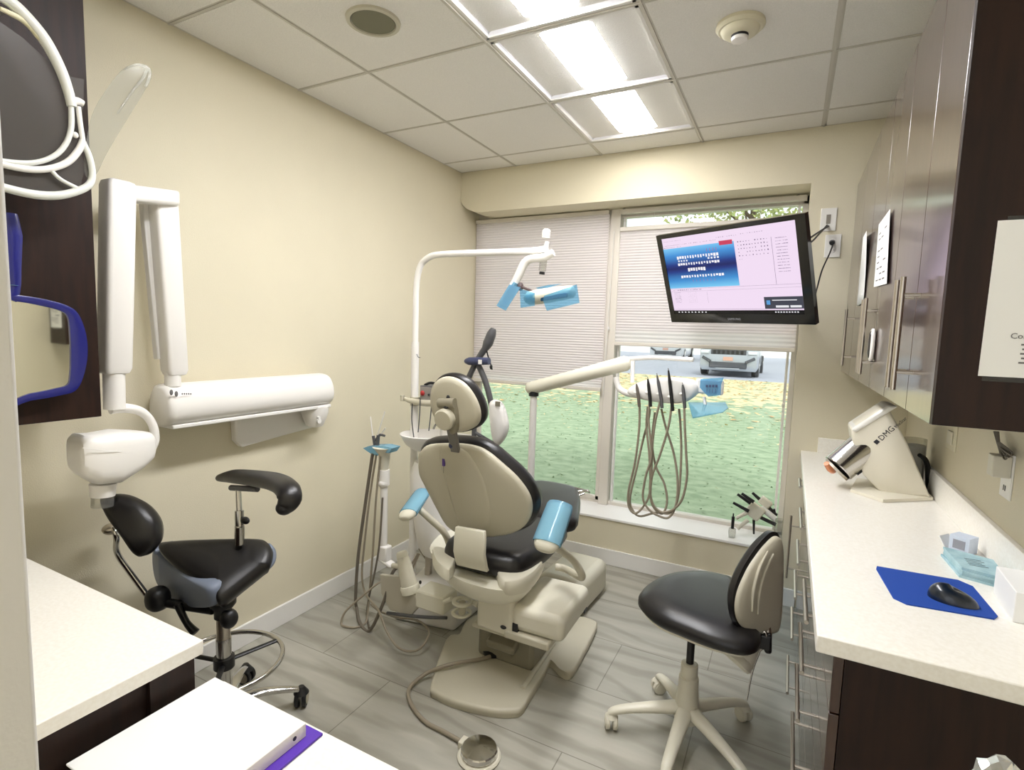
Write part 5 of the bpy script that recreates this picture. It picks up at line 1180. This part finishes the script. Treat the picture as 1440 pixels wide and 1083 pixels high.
for i, (a, b, c_, d_, mm) in enumerate(tips):
    nm = ['air-water syringe nearest the arm elbow', 'black-tipped handpiece, second of five from the arm', 'grey handpiece in the middle of the five', 'longest black handpiece, fourth of five from the arm', 'short grey handpiece nearest the blue tray film'][i]
    tt = thing('handpiece', nm+' standing in its holder', 'handpiece', at(c_, d_, y=TY))
    mb = MB(); mb.tube([at(a, b, y=TY), at(a+(c_-a)*.3, b+(d_-b)*.3, y=TY), at(c_, d_, y=TY), at(c_+1, d_+12, y=TY)], [.004, .008, .009, .008], smooth=False); obj('body', mb, mm, tt)
    mb = MB(); mb.cyl(at(a-.5, b-3, y=TY), at(a, b, y=TY), .002, n=8); obj('tip', mb, m_chrome, tt)
    hp = at(c_-1, d_-8, y=TY+.03); mb = MB(); mb.tube([hp+V((cos(u)*.019, sin(u)*.019, 0)) for u in [2*pi*j/12 for j in range(12)]], .008, closed=True, sub=2); obj('holder_ring', mb, m_white, hd)
hoses = [
 ([(899, 560), (899, 600), (893, 650), (884, 690), (884, 712), (893, 722), (905, 712), (914, 690), (913, 640), (909, 600), (911, 572)], 'first from the arm'),
 ([(914, 560), (912, 590), (916, 640), (908, 670), (904, 700), (912, 716), (925, 725), (940, 728), (950, 712), (953, 680), (948, 640), (936, 600), (930, 575)], 'second from the arm'),
 ([(929, 562), (922, 590), (918, 620), (916, 660), (914, 690), (920, 712), (935, 722), (948, 716), (955, 690), (958, 640), (957, 600), (955, 575)], 'third from the arm'),
 ([(945, 566), (940, 600), (928, 640), (917, 670), (915, 700), (921, 716), (932, 722), (938, 705), (934, 680), (922, 655), (917, 620), (921, 580)], 'fourth from the arm'),
 ([(962, 562), (963, 600), (965, 640), (966, 670), (960, 700), (950, 714), (938, 720), (918, 722), (900, 726), (890, 718), (886, 700), (895, 660), (904, 620), (912, 590), (914, 575)], 'last, nearest the blue tray film')]
for k, (pts, lab) in enumerate(hoses):
    q = []
    for i, p in enumerate(pts): q.append(at(p[0], p[1], y=TY+.008+.09*i/len(pts)+.004*k))
    tag(obj('handpiece_hose', MB().tube(q, .0060, n=8, sub=7), m_hose), 'grey looped handpiece hose below the delivery head, '+lab, 'hose', 'looped handpiece hoses')
mb = MB(); mb.obox(at(998, 544, y=dy-.08), (.13, .02, .075), (1, 0, -.02)); kp = obj('touch_pad', mb, m_white, hd, bev=.01)
mb = MB(); mb.slab([at(a, b, y=dy-.095) for a, b in ((985, 533), (1018, 531), (1014, 541), (1013, 556), (996, 558), (984, 545))], Y_, [(0, 0), (.001, 0)]); mb.slab([at(a, b, y=dy-.10) for a, b in ((988, 537), (996, 533), (1006, 535), (1008, 546), (1001, 556), (992, 552))], Y_, [(0, 0), (.001, 0)], sub=3); obj('barrier_film', mb, m_blue, hd)
mb = MB()
for i in range(4): cc = at(994+i*4.5, 543, y=dy-.104); mb.box(cc-V((.005, 0, .006)), cc+V((.005, .001, .006)))
for i in range(4): cc = at(994+i*4, 549, y=dy-.104); mb.box(cc-V((.001, 0, .012)), cc+V((.001, .001, .008)))
obj('touch_buttons', mb, m_navy2, hd)
mb = MB(); mb.slab([at(a, b, z=at(995, 570, y=dy-.1).z) for a, b in ((968, 566), (1020, 566), (1024, 574), (1016, 580), (974, 588))], Z_, [(-.002, 0), (.002, 0)]); trz = obj('instrument_tray', mb, m_bluec, t, label='tray wrapped in blue barrier film')
mb = MB(); mb.cyl(at(990, 558, y=dy-.08), at(992, 570, y=dy-.08), .008); obj('tray_support', mb, m_white, t)

# ================================================================== LAMP STAND behind chair
wy = 2.55
t = thing('whitening_lamp_stand', 'dark forked lamp stand with a blue crosspiece behind the headrest', 'lamp stand', V((at(680, 690, y=wy).x, wy, 0)))
bx0 = at(668, 640, y=wy).x
mb = MB(); mb.tube([at(694, 462, y=wy), at(691, 470, y=wy), at(686, 483, y=wy), at(681, 492, y=wy), at(672, 505, y=wy)], [.014, .026, .028, .018, .016], n=14); obj('top_handle', mb, m_slate, t)
mb = MB(); mb.tube([at(680, 492, y=wy), at(670, 508, y=wy), at(655, 540, y=wy), at(640, 580, y=wy), at(632, 640, y=wy)], [.016]*5, smooth=False); obj('rear_strut', mb, m_slate, t)
mb = MB(); mb.tube([at(654, 508, y=wy-.02), at(660, 508, y=wy-.02), at(672, 508, y=wy-.02), at(688, 508, y=wy-.02)], [.010, .022, .022, .019], n=16); obj('crosspiece', mb, m_navy2, t)
mb = MB(); mb.box(at(673, 512, y=wy-.045), at(677, 506, y=wy-.05)); obj('crosspiece_label', mb, m_white, t)
mb = MB(); mb.tube([at(673, 514, y=wy), at(682, 535, y=wy), at(690, 565, y=wy), at(694, 600, y=wy), at(698, 626, y=wy)], [.016, .017, .016, .010, .008]); obj('front_strut', mb, m_slate, t)
mb = MB(); oo = [(690, 566), (698, 562), (706, 568), (712, 585), (714, 603), (709, 618), (700, 627), (694, 615), (691, 590)]
mb.slab([at(a, b, y=wy) for a, b in oo], Y_, [(-.035, .02), (-.02, .004), (0, 0), (.02, .004), (.035, .02)], sub=3); lp = obj('lamp_pod', mb, m_white, t, sharp=60)
mb = MB(); mb.box(at(697, 571, y=wy-.036), at(703, 565, y=wy-.042)); obj('pod_window', mb, m_dkbeige, lp)
mb = MB(); mb.tube([at(683, 487, y=wy), at(686, 500, y=wy), at(690, 512, y=wy), at(692, 520, y=wy)], .004); mb.ell(at(690.5, 516, y=wy), (.008, .008, .014)); obj('loose_plug', mb, m_blackp, t)
mb = MB(); xx = at(666, 640, y=wy).x; mb.cyl((xx, wy, .05), (xx, wy, at(666, 600, y=wy).z), .014); mb.tube([(xx, wy, at(666, 600, y=wy).z), at(655, 545, y=wy)], .014, smooth=False); mb.tube([at(698, 626, y=wy), (xx, wy, .95)], .010, smooth=False); obj('pole', mb, m_slate, t)
mb = MB(); mb.box((xx-.16, wy-.12, 0), (xx+.16, wy+.12, .05)); obj('foot', mb, m_slate, t, bev=.01)
mb = MB(); mb.box(at(640, 610, y=wy+.02)-V((0, 0, .0)), at(672, 632, y=wy+.05)); obj('equipment_shelf', mb, m_white, t); 

# ================================================================== DISPENSING GUNS on the sill
def gun(y, body, rods, plunger, cart, grip, trig, label):
    o = at(*body[0], y=y); t = thing('dispensing_gun', label, 'dispensing gun', o, 'dispensing guns on the sill')
    a, b = at(*body[0], y=y), at(*body[1], y=y); obj('frame', MB().obox((a+b)/2, ((b-a).length, .04, body[2]), b-a, Y_, (b-a).cross(Y_)), m_mixer, t, bev=.008)
    for k, (p, q) in enumerate(rods): obj('barrel', MB().cyl(at(*p, y=y-.02*k), at(*q, y=y-.02*k), .011, .008), m_blackp, t)
    obj('plunger', MB().cyl(at(*plunger[0], y=y), at(*plunger[1], y=y), .011), m_blackp, t)
    obj('cartridge', MB().cyl(at(*cart[0], y=y+.03), at(*cart[1], y=y+.03), .018), m_white, t)
    if grip:
        for p, q in grip: obj('grip', MB().tube([at(*p, y=y-.01), at(*q, y=y-.03)], [.013, .010], smooth=False, n=14), m_mixer, t)
    obj('trigger', MB().cyl(at(*trig[0], y=y-.01), at(*trig[1], y=y-.01), .008, .005), m_blackp, t)
gy = 3.47
gun(gy, ((1052, 712), (1071, 726), .085), (((1057, 709), (1037, 695)), ((1053, 719), (1031, 707)), ((1060, 706), (1043, 694))), ((1068, 727), (1091, 738)), ((1070, 714), (1090, 730)), (((1052, 720), (1035, 729)), ((1052, 731), (1037, 744))), ((1060, 731), (1060, 751)), 'cream dispensing gun with black barrels, left one on the window sill')
gun(gy+.07, ((1069, 701), (1083, 712), .05), (((1069, 703), (1058, 693)),), ((1079, 712), (1092, 725)), ((1072, 702), (1084, 712)), (), ((1088, 716), (1090, 722)), 'pale dispensing gun with a black plunger, right one by the window edge')
p = at(1030, 742, z=SILL); t = thing('cartridge_stand', 'clear cup with a black mixing tip standing on the window sill', 'cup', (p.x, D+.06, SILL))
c = V((at(1030, 742, y=D+.06).x, D+.06, SILL)); obj('cup', MB().lathe(c, Z_, [(.018, 0), (.022, .03), (.02, .055), (.012, .06)]), m_clear, t)
mb = MB(); mb.cyl(c+Z_*.055, c+Z_*.13, .009); mb.cyl(c+Z_*.13, c+Z_*.15, .004); obj('mixing_tip', mb, m_blackp, t)
c = V((at(1097, 745, y=D+.08).x, D+.09, SILL)); t = thing('clear_jar', 'clear plastic jar at the right end of the window sill', 'jar', c)
obj('jar', MB().lathe(c, Z_, [(.03, 0), (.032, .004), (.032, .13), (.028, .14)]), m_clear, t)
obj('lid', MB().lathe(c, Z_, [(.03, .14), (.03, .15)]), m_clear, t)

# ================================================================== LIGHT
wd = bpy.data.worlds.new('sky'); S.world = wd; wd.use_nodes = True; N = wd.node_tree.nodes; L = wd.node_tree.links
bg = N['Background']; sk = N.new('ShaderNodeTexSky'); sk.sky_type = 'HOSEK_WILKIE'; sk.turbidity = 6; sk.sun_direction = V((.6, .5, .7)).normalized()
mx = N.new('ShaderNodeMix'); mx.data_type = 'RGBA'; mx.inputs[0].default_value = .75; L.new(sk.outputs[0], mx.inputs[6]); mx.inputs[7].default_value = (1.0, 1.0, 1.0, 1); L.new(mx.outputs[2], bg.inputs[0]); bg.inputs[1].default_value = 1.2
su = bpy.data.lights.new('sun', 'SUN'); su.energy = 1.2; su.angle = radians(20); so_ = bpy.data.objects.new('sun', su); COL.objects.link(so_); so_.rotation_euler = (radians(38), radians(20), 0)
S.view_settings.view_transform = 'Standard'; S.view_settings.look = 'None'; S.view_settings.exposure = 0.68; S.view_settings.gamma = 1
S.view_settings.use_curve_mapping = False
